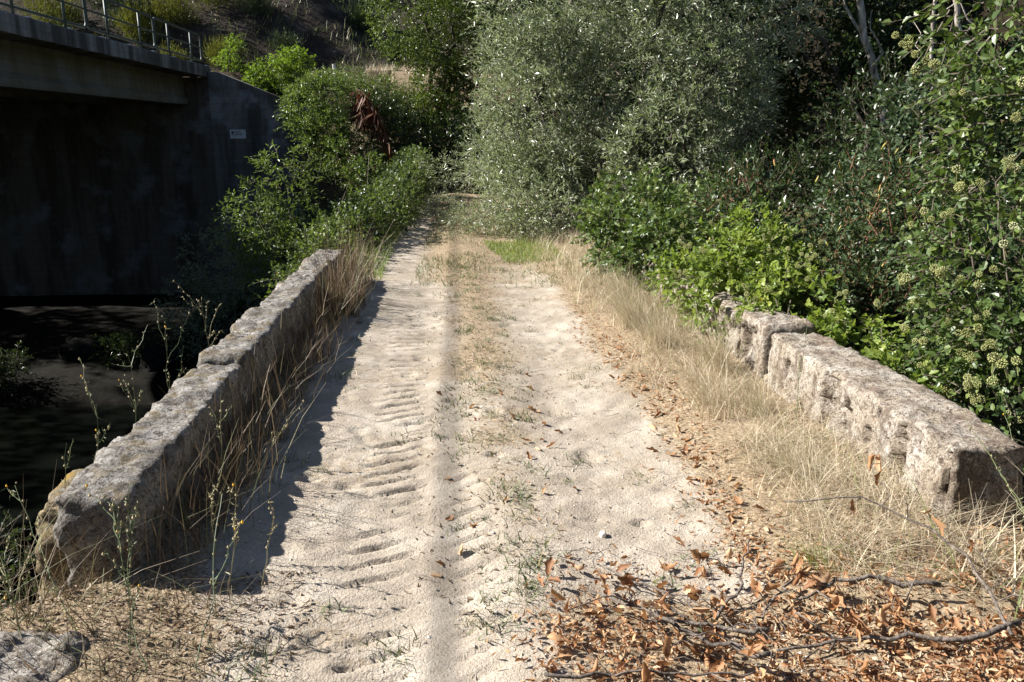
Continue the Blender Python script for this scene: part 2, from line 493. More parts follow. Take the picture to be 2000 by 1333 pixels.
def terrain_z(X, Y):
    xl, xr = track_edges(Y)
    onb = 1 - sstep(8.6, 10.5, Y)                      # 1 where the old bridge carries the track
    bank_l = -4.9 + 0.7 * sstep(17.5, 19.5, Y) + 0.5 * sstep(19, 27, Y) + 0.9 * sstep(-5, -2.2, X) * sstep(12, 18, Y)
    dl = np.maximum(xl - X, 0)
    drop_l = np.where(onb > 0.5, 9.0 * dl, 0.95 * dl ** 1.05)
    zl = np.maximum(-drop_l, bank_l)
    far_l = np.clip((-17.8 - X) * 1.3, 0, 8.2)  # far bank raised steeply to keep sun off the river bed
    zl = zl + far_l
    dr = np.maximum(X - xr, 0)
    zr = np.maximum(-np.where(onb > 0.5, 7.0, 0.5) * dr, -2.4 + 0.35 * np.maximum(Y - 9, 0) * 0.2)
    zr = zr + np.clip((X - 6.5) * 0.45, 0, 9) * sstep(5, 9, Y)
    z = np.where(X < xl, zl, np.where(X > xr, zr, 0.0))
    # the embankment of the road behind the end of the track
    e = sstep(22.6, 27.8, Y)
    zb = 3.45 + np.clip(Y - 33.0, 0, 9) * 0.42 + 2.0 * sstep(-2.6, -6.2, X) * sstep(33.2, 37.5, Y) + np.clip(Y - 42.0, 0, 60) * 0.55 + 1.3 * (fbm2(X, Y, 0.35, 5, 4) - 0.5) * sstep(32, 36, Y)
    zb = zb + np.clip(X - 0.5, 0, 30) * 0.28 * sstep(24, 30, Y)
    wt = np.interp(X, [-7.5, -7.15, -3.6], [3.40, 3.38, 1.95]) - 0.12
    zb = np.where(X < -2.5, np.minimum(zb, wt + np.clip(Y - 28.5, 0, 99) * 0.55), zb)
    behind = np.where(X < -4.6, (Y > 28.3).astype(float), 0)
    slope_mask = sstep(-5.4, -4.2, X)
    w = np.maximum(behind, slope_mask * e)
    w = np.where(Y > 28.3, 1.0, slope_mask * e)
    z = z * (1 - w) + zb * w
    inside = sstep(0.0, 0.12, X - xl) * sstep(0.0, 0.12, xr - X) * (Y < 27.5)
    return z - 0.16 * inside + 0.10 * (fbm2(X, Y, 1.3, 9, 3) - 0.5) * (1 - inside) * (np.abs(Y - 28.3) > 0.4)

def grid_faces(nr, nc):
    i = np.arange(nr - 1)[:, None] * nc + np.arange(nc - 1)[None, :]
    i = i.ravel()
    return np.stack([i, i + 1, i + nc + 1, i + nc], 1)

def build_ground():
    xs = np.unique(np.round(np.concatenate([np.linspace(-140, -32, 24), np.linspace(-32, -6, 44), np.linspace(-6, 6, 81), np.linspace(6, 20, 41), np.linspace(20, 140, 26)]), 3))
    ys = np.unique(np.round(np.concatenate([np.linspace(-60, 0, 24), np.linspace(0, 27.9, 130), [28.2, 28.4], np.linspace(28.6, 50, 90), np.linspace(50, 160, 40)]), 3))
    X, Y = np.meshgrid(xs, ys)
    Z = terrain_z(X, Y)
    V = np.stack([X.ravel(), Y.ravel(), Z.ravel()], 1)
    F = grid_faces(len(ys), len(xs))
    me = make_mesh('ground', V, F, None, True)
    me.materials.append(M['soil'])
    me.materials.append(M['hillrock'])
    cy = V[F].mean(1)
    me.materials.append(M['shadesoil'])
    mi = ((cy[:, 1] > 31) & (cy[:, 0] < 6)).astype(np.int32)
    mi[(cy[:, 2] < -2.2) & (cy[:, 1] < 28.3)] = 2  # low ground by the river gets the shade-darkened soil
    me.polygons.foreach_set('material_index', mi)
    g = link('ground', me)
    tag(g, 'dark soil bank and hillside around the old bridge', kind='structure')
build_ground()

V, F = box_vf(-45, 30, -40, 27, -4.62, -4.5)
tag(obj('river_water', V[4:], np.array([[0, 1, 3, 2]]), M['water']), 'dark shaded river water below the bridges', kind='structure')

# the sandy track, with wheel ruts, tyre tread and footprints pressed into it
def track_height(X, Y):
    rng = np.random.default_rng(3)
    z = -0.030 * np.exp(-((X + 0.28) / 0.30) ** 2) - 0.028 * np.exp(-((X - 0.78) / 0.32) ** 2) + 0.012 * np.exp(-((X - 0.22) / 0.2) ** 2)
    z = z + 0.05 * sstep(1.05, 1.8, X) + 0.03 * sstep(-0.75, -1.15, X)
    z = z + 0.045 * (fbm2(X, Y, 1.8, 1, 3) - 0.5) + (0.008 + 0.022 * sstep(0.42, 0.62, fbm2(X, Y, 1.3, 81, 2)) + 0.012 * sstep(0.1, -0.3, X) * sstep(5, 3, Y)) * (fbm2(X, Y, 10, 2, 3) - 0.5) + 0.010 * (fbm2(X, Y, 30, 4, 2) - 0.5) + 0.010 * (fbm2(X, Y, 62, 6, 1) - 0.5)
    # tread of a tractor tyre
    xt = -0.27 - 0.035 * np.clip(Y - 4, 0, 4) + 0.02 * np.sin(Y * 1.3)
    patch = sstep(0.34, 0.50, fbm2(X, Y, 3.0, 21, 3) + 0.12 * sstep(4.8, 5.4, Y)) * (1 - sstep(7.3, 8.2, Y))
    wob = 0.035 * (fbm2(X, Y, 9, 31, 3) - 0.5)
    for off, hw, sl, amp, y0, y1 in ((0, 0.115, 0.45, 0.029, 2.0, 7.9), (0.36, 0.08, 0.55, 0.018, 2.0, 4.2)):
        u = X - (xt + off)
        slope = sl * (1 - sstep(4.6, 5.6, Y) * 0.9)
        ph = ((Y - slope * u + wob) / 0.125) % 1.0
        groove = sstep(0.30, 0.52, ph) * (1 - sstep(0.56, 0.64, ph)) - 0.22
        m = sstep(hw + 0.03, hw - 0.02, np.abs(u)) * patch * sstep(y0, y0 + 0.2, Y) * (1 - sstep(y1 - 0.6, y1, Y))
        z = z - amp * groove * m * (0.6 + 0.8 * fbm2(X, Y, 6, 44, 2))
    # footprints and hoof marks
    rag = 0.9 * (fbm2(X, Y, 22, 55, 3) - 0.5)
    for k in range(34):
        y = 2.0 + 4.5 * rng.random() ** 1.6
        x = rng.choice([-0.55, -0.38, -0.6, 0.0, 0.35, 0.8]) + rng.normal(0, 0.13)
        r = rng.uniform(0.025, 0.06)
        d = rng.uniform(0.008, 0.024)
        q = ((X - x) / r) ** 2 + ((Y - y) / (r * rng.uniform(0.8, 1.5))) ** 2
        q = np.maximum(q + rag * 1.6, 0)
        z = z - d * np.exp(-q ** 1.5) + 0.25 * d * np.exp(-(np.sqrt(q) - 1.5) ** 2 * 4)
    for x, y, r, d in ((-0.46, 2.42, 0.04, 0.016), (-0.34, 2.3, 0.045, 0.016)):
        q = ((X - x) / r) ** 2 + ((Y - y) / r) ** 2
        q = np.maximum(q + rag * 1.8, 0)
        z = z - d * np.exp(-q ** 1.6) + 0.008 * np.exp(-(np.sqrt(q) - 1.4) ** 2 * 5)
    return z

def debris_amount(X, Y):
    a = (0.16 + 0.26 * sstep(4.0, 6.5, Y)) * np.exp(-((X - 0.22) / 0.22) ** 2) * sstep(2.4, 3.6, Y) + 0.15 * sstep(0.5, 0.62, fbm2(X, Y, 2.4, 83, 3))
    a = a + 0.55 * sstep(1.0, 1.3, X + 0.15 * (fbm2(X, Y, 3, 61, 2) - 0.5)) + 0.6 * sstep(-0.85, -1.05, X)
    a = a + 0.5 * sstep(7.5, 12.0, Y) * sstep(-0.55, -0.1, X) + 0.35 * sstep(17, 20, Y)
    a = a + 0.6 * (1 - sstep(2.35, 2.75, Y + 0.35 * (fbm2(X, Y, 3, 71, 2) - 0.5))) * sstep(0.15, 0.6, X)
    a = a + 0.6 * (1 - sstep(2.4, 2.75, Y)) * sstep(-0.65, -0.9, X)
    return np.clip(a + 0.12, 0, 1)

def build_track():
    nc = 145
    ys = [1.3]
    while ys[-1] < 27.2:
        ys.append(ys[-1] + 0.0105 + 0.0014 * max(ys[-1] - 2, 0) ** 1.25)
    ys = np.array(ys)
    u = np.linspace(0, 1, nc)
    xl, xr = track_edges(ys)
    X = xl[:, None] + (xr - xl)[:, None] * u[None, :]
    Y = np.repeat(ys[:, None], nc, 1)
    edge = np.minimum(X - xl[:, None], xr[:, None] - X)
    Z = 0.004 + track_height(X, Y) - 0.2 * (1 - sstep(0, 0.1, edge))
    Z = Z + terrain_z(X, Y) * sstep(22.6, 24, Y) + 0.16 * sstep(22.6, 24, Y)
    V = np.stack([X.ravel(), Y.ravel(), Z.ravel()], 1)
    o = obj('dirt_track', V, grid_faces(len(ys), nc), M['sand'], None, debris_amount(X, Y).ravel(), True)
    tag(o, 'pale sandy farm track with tyre tread marks over the old bridge', kind='structure')
build_track()

def gz(x, y):
    """height of the walked surface at a point"""
    x, y = np.atleast_1d(np.asarray(x, float)), np.atleast_1d(np.asarray(y, float))
    xl, xr = track_edges(y)
    on = (x > xl + 0.05) & (x < xr - 0.05) & (y > 1.3) & (y < 23)
    return np.where(on, 0.004 + track_height(x, y), terrain_z(x, y))

# ------------------------------------------------------------------ old bridge parapets, stone by stone
def stone_vf(x0, x1, y0, y1, z0, z1, seed, res=0.021, rad=0.05, amp=0.022, pit=0.0, pitside=0):
    c = np.array([(x0 + x1) / 2, (y0 + y1) / 2, (z0 + z1) / 2])
    h = np.array([x1 - x0, y1 - y0, z1 - z0]) / 2
    n = np.maximum(np.round(2 * h / res).astype(int), 3)
    Vs, Fs, off = [], [], 0
    for ax in range(3):
        a, b = [k for k in range(3) if k != ax]
        ua = np.linspace(-h[a], h[a], n[a] + 1)
        ub = np.linspace(-h[b], h[b], n[b] + 1)
        A, B = np.meshgrid(ua, ub)
        for s in (-1, 1):
            P = np.zeros((A.size, 3))
            P[:, a], P[:, b], P[:, ax] = A.ravel(), B.ravel(), s * h[ax]
            f = grid_faces(len(ub), len(ua))
            flip = (s > 0) != (ax != 1)
            Fs.append((f[:, ::-1] if flip else f) + off)
            Vs.append(P)
            off += len(P)
    P = np.concatenate(Vs)
    F = np.concatenate(Fs)
    key, inv = np.unique(np.round(P, 5), axis=0, return_inverse=True)
    inv = inv.ravel()
    P, F = key, inv[F]
    r = min(rad, h.min() * 0.8)
    q = np.clip(P, -(h - r), h - r)
    nn = nrm(P - q)
    P = q + nn * r
    W = P + c
    # large lean and belly, then coarse and fine relief
    d = amp * 1.1 * (fbm(W * 2.2, seed, 2) - 0.5) * 2 + amp * 1.3 * (fbm(W * 10, seed + 5, 3) - 0.5) * 2 + amp * 0.8 * (fbm(W * 27, seed + 9, 2) - 0.5) * 2
    if pit > 0:
        k = fbm(W * np.array([9, 11, 4.5]), seed + 33, 3)
        d = d - pit * sstep(0.52, 0.60, k) * (np.sign(nn[:, 0]) == pitside) * np.abs(nn[:, 0])
    return W + nn * d[:, None], F

def parapet(name, stones, mat, label, **kw):
    root = empty(name, (np.mean([s[0] for s in stones]), min(s[2] for s in stones), 0))
    tag(root, label, 'stone wall')
    for i, s in enumerate(stones):
        V, F = stone_vf(*s[:6], seed=101 + i * 7 + int(abs(s[0]) * 50), **kw)
        o = obj('stone', V, F, M[s[6] if len(s) > 6 else mat], None, None, True)
        keep(o, root)
    return root

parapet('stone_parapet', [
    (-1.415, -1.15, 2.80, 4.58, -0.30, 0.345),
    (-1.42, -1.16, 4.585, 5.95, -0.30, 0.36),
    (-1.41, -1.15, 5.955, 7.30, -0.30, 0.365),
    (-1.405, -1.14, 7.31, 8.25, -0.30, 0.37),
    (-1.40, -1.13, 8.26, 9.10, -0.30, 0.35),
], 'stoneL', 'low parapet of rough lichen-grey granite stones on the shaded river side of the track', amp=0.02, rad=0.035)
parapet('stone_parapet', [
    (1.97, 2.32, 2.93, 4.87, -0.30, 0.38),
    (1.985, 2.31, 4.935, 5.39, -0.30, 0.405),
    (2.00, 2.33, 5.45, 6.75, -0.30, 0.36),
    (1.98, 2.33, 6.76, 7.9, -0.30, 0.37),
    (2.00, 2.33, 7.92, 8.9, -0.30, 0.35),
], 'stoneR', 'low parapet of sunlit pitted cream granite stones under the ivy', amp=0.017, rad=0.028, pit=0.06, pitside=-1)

def lone_stone(name, dims, mat, label, seed, **kw):
    V, F = stone_vf(*dims, seed=seed, **kw)
    o = obj(name, V, F, M[mat], None, None, True)
    return tag(o, label, 'stone')
lone_stone('mossy_stone', (-1.56, -1.38, 2.90, 3.35, -0.5, 0.27), 'stoneM', 'rounded ochre-mossed stone leaning outside the end of the shaded parapet', 7, rad=0.1, amp=0.03)
lone_stone('flat_stone', (-1.75, -1.12, 1.95, 2.40, -0.4, 0.085), 'stoneP', 'flat pale grey stone set in the ground before the shaded parapet', 8, rad=0.09, amp=0.035)
lone_stone('mossy_stone', (-1.46, -1.05, 2.50, 2.74, -0.35, -0.0), 'stoneM', 'low mossy footing stone half buried at the foot of the parapet end', 17, rad=0.08, amp=0.03)

# masonry of the old bridge under the parapets
def spandrel(x0, x1):
    root_V, root_F = box_vf(x0, x1, 2.6, 9.3, -4.9, -0.32)
    return root_V, root_F
br = empty('old_bridge_masonry', (0.4, 5.9, -4.9))
tag(br, 'old granite masonry of the footbridge below its parapets', 'bridge')
for x0, x1 in ((-1.42, -1.15), (2.0, 2.32)):
    for row in range(8):
        y = 2.6 - 0.2 * (row % 2)
        z0 = -0.33 - 0.57 * (row + 1)
        k = 0
        while y < 9.2:
            L = 0.62 + 0.35 * ((row * 7 + k * 5) % 4) / 4
            V, F = stone_vf(x0, x1, y, y + L - 0.02, z0, z0 + 0.56, seed=300 + row * 11 + k, res=0.14, rad=0.03, amp=0.015)
            keep(obj('stone', V, F, M['stoneL'], None, None, True), br)
            y += L
            k += 1

# ------------------------------------------------------------------ the concrete road bridge
def part_box(name, dims, mat, parent):
    V, F = box_vf(*dims)
    return keep(obj(name, V, F, M[mat]), parent)

rb = empty('road_bridge', (-12, 10, -4.5))
tag(rb, 'weathered concrete road bridge with deep girders spanning the shaded river', 'bridge')
Y0, Y1 = -16.0, 28.0
# edge beam with slightly chipped face
def edge_beam():
    ys = np.linspace(Y0, Y1 + 0.35, 320)
    prof = np.array([[-7.72, 3.24], [-7.5, 3.235], [-7.495, 3.55], [-7.53, 3.585], [-7.72, 3.585], [-8.0, 3.55]])
    k = len(prof)
    V = np.array([[p[0], y, p[1]] for y in ys for p in prof])
    V[:, 0] += 0.012 * (fbm(V * 3, 3, 3) - 0.5)
    V[:, 2] += 0.02 * (fbm(V * 4, 4, 3) - 0.5)
    F = [[i * k + j, i * k + j + 1, (i + 1) * k + j + 1, (i + 1) * k + j] for i in range(len(ys) - 1) for j in range(k - 1)]
    caps = [list(range(k)), [(len(ys) - 1) * k + j for j in range(k - 1, -1, -1)]]
    keep(obj('edge_beam', V, [np.array(F), np.array(caps)], M['fascia']), rb)
edge_beam()
part_box('deck_slab', (-17.2, -7.73, Y0, Y1 + 0.3, 3.26, 3.50), 'conc', rb)
part_box('roadway', (-16.4, -8.9, Y0, Y1 + 0.3, 3.504, 3.53), 'asphalt', rb)
for gx in (-8.45, -10.9, -13.4, -15.9):
    prof = np.array([[-0.30, 2.39], [0.30, 2.39], [0.30, 2.55], [0.22, 2.64], [0.20, 3.255], [-0.20, 3.255], [-0.22, 2.64], [-0.30, 2.55]])
    k = len(prof)
    V = np.array([[gx + p[0], y, p[1]] for y in (Y0, Y1 - 0.02) for p in prof])
    F = [np.array([[j, (j + 1) % k, k + (j + 1) % k, k + j] for j in range(k)]), np.array([list(range(k))[::-1], [k + j for j in range(k)]])]
    keep(obj('girder', V, F, M['girder']), rb)
# abutment with its wing wall sloping down to the bank
V = np.array([[x, y, z] for y in (28.02, 28.6) for x, z in ((-18.5, -5.5), (-7.49, -5.5), (-7.49, 3.22), (-18.5, 3.22))])
F = np.array([[0, 1, 2, 3], [7, 6, 5, 4], [0, 4, 5, 1], [1, 5, 6, 2], [2, 6, 7, 3], [3, 7, 4, 0]])
keep(obj('abutment_wall', V, F, M['conc']), rb)
V = np.array([[x, y, z] for y in (28.0, 28.55) for x, z in ((-7.487, -5.5), (-3.6, -5.5), (-3.6, 1.95), (-7.15, 3.38), (-7.487, 3.40))])
F = [np.array([[0, 1, 2, 3, 4], [9, 8, 7, 6, 5]]), np.array([[0, 5, 6, 1], [1, 6, 7, 2], [2, 7, 8, 3], [3, 8, 9, 4], [4, 9, 5, 0]])]
keep(obj('wing_wall', V, F, M['wing']), rb)

# tubular railing panels on the deck edge
def railing_panel(ya, label):
    L, r = 4.25, 0.03
    z0, z1, x = 3.72, 4.47, -7.62
    root = empty('railing_panel', (x, ya, 3.58))
    tag(root, label, 'railing', 'railing panels of the road bridge')
    rc = 0.13
    pts = []
    yb = ya + L
    for cy, cz, a0 in ((ya + rc, z0 + rc, 180), (ya + rc, z1 - rc, 90), (yb - rc, z1 - rc, 0), (yb - rc, z0 + rc, -90)):
        arc = [(x, cy + rc * math.cos(R(a0 + 90 * s if False else (a0 if True else 0))), 0) for s in (0,)]
        for s in np.linspace(0, 1, 5):
            ang = {180: R(270 - 90 * s), 90: R(180 - 90 * s), 0: R(90 - 90 * s), -90: R(0 - 90 * s)}[a0]
            pts.append((x, cy + rc * math.cos(ang), cz + rc * math.sin(ang)))
    pts.append(pts[0])
    V, F = tube_vf(pts, r, 8, False)
    keep(obj('frame', V, F, M['rail'], None, None, True), root)
    V, F = tube_vf([(x, ya + 0.02, 4.10), (x, yb - 0.02, 4.10)], 0.022, 8)
    keep(obj('middle_rail', V, F, M['rail'], None, None, True), root)
    for py in (ya + 1.1, ya + 3.2):
        V, F = tube_vf([(x, py, 3.56), (x, py, z1)], 0.032, 8)
        keep(obj('post', V, F, M['rail'], None, None, True), root)
for i in range(5):
    railing_panel(23.75 - 4.3 * i, ['dark green tube railing panel ending the bridge beside the bright leafy shoot', 'dark green tube railing panel next to last from the abutment end',
        'dark green tube railing panel, third from the abutment end', 'dark green tube railing panel, fourth from the abutment end', 'dark green tube railing panel, fifth from the abutment end'][i])

gr = empty('guard_rail', (-8.75, 20, 3.53))
tag(gr, 'grey steel guard rail with posts behind the tube railing', 'guard rail')
prof = np.array([[0, 3.66], [0.06, 3.70], [0.0, 3.74], [0.0, 3.76], [0.06, 3.80], [0.0, 3.84], [-0.01, 3.84], [-0.01, 3.66]])
V = np.array([[-8.7 + p[0], y, p[1]] for y in (Y0, 33) for p in prof])
k = len(prof)
keep(obj('beam', V, [np.array([[j, (j + 1) % k, k + (j + 1) % k, k + j] for j in range(k)])], M['galv']), gr)
y = 2.0
while y < 33:
    part_box('post', (-8.72 - 0.16, -8.72, y, y + 0.16, 3.52, 3.93), 'galv', gr)
    y += 1.92

# plaque on the wing wall
pl = empty('bridge_plaque', (-6.68, 27.97, 1.36))
tag(pl, 'small white plaque with a dark crest on the concrete wing wall', 'sign')
part_box('plate', (-6.93, -6.44, 27.972, 27.99, 1.345, 1.625), 'signwhite', pl)
V, F = box_vf(0, 1, 0, 1, 0, 1)
sh = np.array([[-6.885, 1.57], [-6.80, 1.57], [-6.80, 1.525], [-6.8425, 1.48], [-6.885, 1.525]])
V = np.array([[x, 27.968, z] for x, z in sh])
keep(obj('crest', V, np.array([[0, 4, 3, 2, 1]]), M['ink']), pl)
for x0, x1, z in ((-6.76, -6.60, 1.555), (-6.76, -6.55, 1.505), (-6.885, -6.56, 1.455)):
    x = x0
    rng = np.random.default_rng(int(z * 1000))
    A = Acc()
    while x < x1:                 # unreadable marks, broken like words
        w = rng.uniform(0.02, 0.06)
        V, F = box_vf(x, min(x + w, x1), 27.9665, 27.9705, z, z + 0.02)
        A.add(V, F)
        x += w + 0.012
    keep(A.obj('text_line', M['ink']), pl)

V, F = tube_vf([(-3.62, 29.0, 3.1), (-3.66, 29.0, 3.72)], 0.055, 8)
tag(obj('marker_post', V, F, M['white']), 'small white marker post on the embankment crest', 'post')

# overhead line high above the bridges (its shadow runs along the track)
def cable():
    ys = np.linspace(-25, 75, 120)
    h = 5.4 + 0.2 * (ys - 2) + 0.0016 * (ys - 25) ** 2 * 0.15
    k = TO_SUN[0] / TO_SUN[2]
    ky = TO_SUN[1] / TO_SUN[2]
    gy = ys - ky * h
    xs = (-0.10 + 0.016 * gy) + k * h
    V, F = tube_vf(np.stack([xs, ys, h], 1), 0.02, 6)
    o = obj('overhead_cable', V, F, M['cable'])
    tag(o, 'thick dark bundled cable strung overhead along the road', 'cable')
    for i in (0, -1):
        b = float(terrain_z(np.array([xs[i]]), np.array([ys[i]]))[0])
        V, F = tube_vf([(xs[i], ys[i], b - 0.5), (xs[i], ys[i], h[i] + 0.3)], [0.16, 0.11], 10)
        tag(obj('utility_pole', V, F, M['pole']), 'wooden pole carrying the cable ' + ('behind the viewer' if i == 0 else 'behind the hill crest'), 'pole')
cable()

# ------------------------------------------------------------------ plants
KITE = (np.array([[0, 0, 0], [0.42, -0.5, 0.10], [1, 0, -0.04], [0.42, 0.5, 0.10]]), [np.array([[0, 1, 2], [0, 2, 3]])])
OVATE = (np.array([[0, 0, 0], [0.28, -0.46, 0.08], [0.68, -0.36, 0.03], [1, 0, -0.10], [0.68, 0.36, 0.03], [0.28, 0.46, 0.08], [0.5, 0, -0.03]]),
         [np.array([[0, 1, 6], [1, 2, 6], [2, 3, 6], [3, 4, 6], [4, 5, 6], [5, 0, 6]])])
IVY = (np.array([[0.05, 0, 0], [-0.06, -0.34, 0.03], [0.22, -0.55, 0.05], [0.42, -0.27, 0.02], [0.66, -0.30, 0.0], [1, 0, -0.10], [0.66, 0.30, 0.0], [0.42, 0.27, 0.02], [0.22, 0.55, 0.05], [-0.06, 0.34, 0.03], [0.35, 0, -0.05]]),
       [np.array([[0, 1, 10], [1, 2, 10], [2, 3, 10], [3, 4, 10], [4, 5, 10], [5, 6, 10], [6, 7, 10], [7, 8, 10], [8, 9, 10], [9, 0, 10]])])

def place(tmpl, P, A, Nn, L, W):
    """copies of a leaf template: position, axis, normal, length and width"""
    T, faces = tmpl
    A = nrm(A)
    B = nrm(np.cross(Nn, A))
    Nn = np.cross(A, B)
    n, k = len(P), len(T)
    V = P[:, None, :] + T[None, :, 0:1] * (A * L[:, None])[:, None, :] + T[None, :, 1:2] * (B * W[:, None])[:, None, :] + T[None, :, 2:3] * (Nn * L[:, None])[:, None, :]
    F = [(f[None, :, :] + (np.arange(n) * k)[:, None, None]).reshape(-1, f.shape[1]) for f in faces]
    return V.reshape(-1, 3), F

def blob_points(rng, blobs, n, shell=0.5, gate=None):
    c = np.array([b[:3] for b in blobs], float)
    r = np.array([b[3:6] for b in blobs], float)
    w = (r[:, 0] * r[:, 1] + r[:, 1] * r[:, 2] + r[:, 0] * r[:, 2])
    out_p, out_u, got = [], [], 0
    for _ in range(14):
        m = int(n * 1.8) + 50
        i = rng.choice(len(blobs), m, p=w / w.sum())
        u = nrm(rng.normal(size=(m, 3)))
        rr = shell + (1 - shell) * rng.random(m) ** 0.7
        rr = rr * (0.88 + 0.26 * fbm((c[i] + u * r[i]) * (1.6 / r[i].mean(1, keepdims=True)) + 7.7, 91, 2))
        p = c[i] + u * r[i] * rr[:, None]
        ok = np.ones(m, bool)
        for j in range(len(blobs)):
            ok &= ~((((p - c[j]) / r[j]) ** 2).sum(1) < (shell * 0.75) ** 2)
        if gate:
            ok &= fbm(p * gate[0], gate[2] if len(gate) > 2 else 5, 2) > gate[1]
        out_p.append(p[ok])
        out_u.append(nrm(u[ok] / r[i][ok]))
        got += ok.sum()
        if got >= n:
            break
    return np.concatenate(out_p)[:n], np.concatenate(out_u)[:n]

def foliage(rng, blobs, n_tw, tw_len, n_leaf, leaf, wid, tmpl=KITE, out=0.7, up=0.4, rnd=0.6, shell=0.5, gate=None, droop=0.2, spread=0.9,
            n_up=0.6, n_out=0.4, n_rnd=0.7, zmin=None, tw_r=0.004, keepfn=None):
    """leafy shoots spread through a union of ellipsoids -> leaf arrays and shoot arrays"""
    p, u = blob_points(rng, blobs, n_tw, shell, gate)
    if zmin is not None:
        k = p[:, 2] > (zmin if np.isscalar(zmin) else zmin(p))
        p, u = p[k], u[k]
    if keepfn is not None:
        k = keepfn(p)
        p, u = p[k], u[k]
    n = len(p)
    Z = np.array([0, 0, 1.0])
    d = nrm(out * u + up * Z + rnd * rng.normal(size=(n, 3)))
    L = tw_len * rng.uniform(0.6, 1.3, n)
    b1 = nrm(np.cross(d, rng.normal(size=(n, 3))))
    b2 = np.cross(d, b1)
    P, A, NN, S, C = [], [], [], [], []
    base_c = rng.random(n)
    clump_c = fbm(p * (2.2 / max(tw_len * 4, 0.6)), 77, 2)
    for j in range(n_leaf):
        t = (j + 0.6) / n_leaf
        pos = p + d * (L * t)[:, None] - Z * (droop * L * t * t)[:, None]
        ph = j * 2.4 + rng.normal(0, 0.3, n)
        th = spread * (1.15 - 0.6 * t) + rng.normal(0, 0.2, n)
        ax = nrm(np.cos(th)[:, None] * d + np.sin(th)[:, None] * (np.cos(ph)[:, None] * b1 + np.sin(ph)[:, None] * b2))
        ax[:, 2] -= droop * 0.5
        nn = nrm(n_up * Z + n_out * u + n_rnd * rng.normal(size=(n, 3)))
        P.append(pos); A.append(ax); NN.append(nn)
        S.append(leaf * rng.uniform(0.5, 1.4, n) * (1.05 - 0.35 * t))
        C.append(np.clip(0.45 * base_c + 0.3 * rng.random(n) + 0.5 * (clump_c - 0.25), 0, 1))
    P, A, NN, S, C = map(np.concatenate, (P, A, NN, S, C))
    LV = dict(P=P, A=A, N=NN, L=S, W=S * wid, C=C, tmpl=tmpl)
    # shoots as three-sided slivers
    k = 3
    tt = np.array([0, 0.5, 1.0])
    pts = p[:, None, :] + d[:, None, :] * (L[:, None] * tt)[:, :, None] - Z * (droop * L[:, None] * tt ** 2)[:, :, None]
    rr = tw_r * np.array([1.0, 0.75, 0.3])
    ang = np.arange(3) / 3 * 2 * np.pi
    ring = np.cos(ang)[None, None, :, None] * b1[:, None, None, :] + np.sin(ang)[None, None, :, None] * b2[:, None, None, :]
    TV = (pts[:, :, None, :] + ring * rr[None, :, None, None]).reshape(-1, 3)
    f = np.array([[i * 3 + q, i * 3 + (q + 1) % 3, (i + 1) * 3 + (q + 1) % 3, (i + 1) * 3 + q] for i in range(2) for q in range(3)])
    TF = (f[None] + (np.arange(n) * 9)[:, None, None]).reshape(-1, 4)
    return LV, (TV, TF), (p, d)

def leaf_mesh(name, LV, mat, root, sel=None):
    s = slice(None) if sel is None else sel
    V, F = place(LV['tmpl'], LV['P'][s], LV['A'][s], LV['N'][s], LV['L'][s], LV['W'][s])
    k = len(LV['tmpl'][0])
    o = obj(name, V, F, M[mat], None, np.repeat(LV['C'][s], k))
    return keep(o, root) if root is not None else o

def stems(rng, base, targets, r0, bark, root, name='stem', n=9, amp=0.5, side=6, tip=0.25, sub=0, sublen=0.6):
    A = Acc()
    for t in targets:
        b = np.asarray(base, float) + rng.normal(0, r0 * 0.8, 3) * np.array([1, 1, 0])
        pts = wander(rng, b, t, n, amp)
        V, F = tube_vf(pts, np.linspace(r0, r0 * tip, n), side)
        A.add(V, F, rng.random())
        for _ in range(sub):
            i = rng.integers(n // 3, n - 1)
            e = pts[i] + nrm(rng.normal(size=3) + np.array([0, 0, 0.3])) * sublen * rng.uniform(0.5, 1.3)
            q = wander(rng, pts[i], e, 5, amp)
            V, F = tube_vf(q, np.linspace(r0 * 0.45, r0 * 0.1, 5), 4)
            A.add(V, F, rng.random())
    return keep(A.obj(name, M[bark], None, True), root)

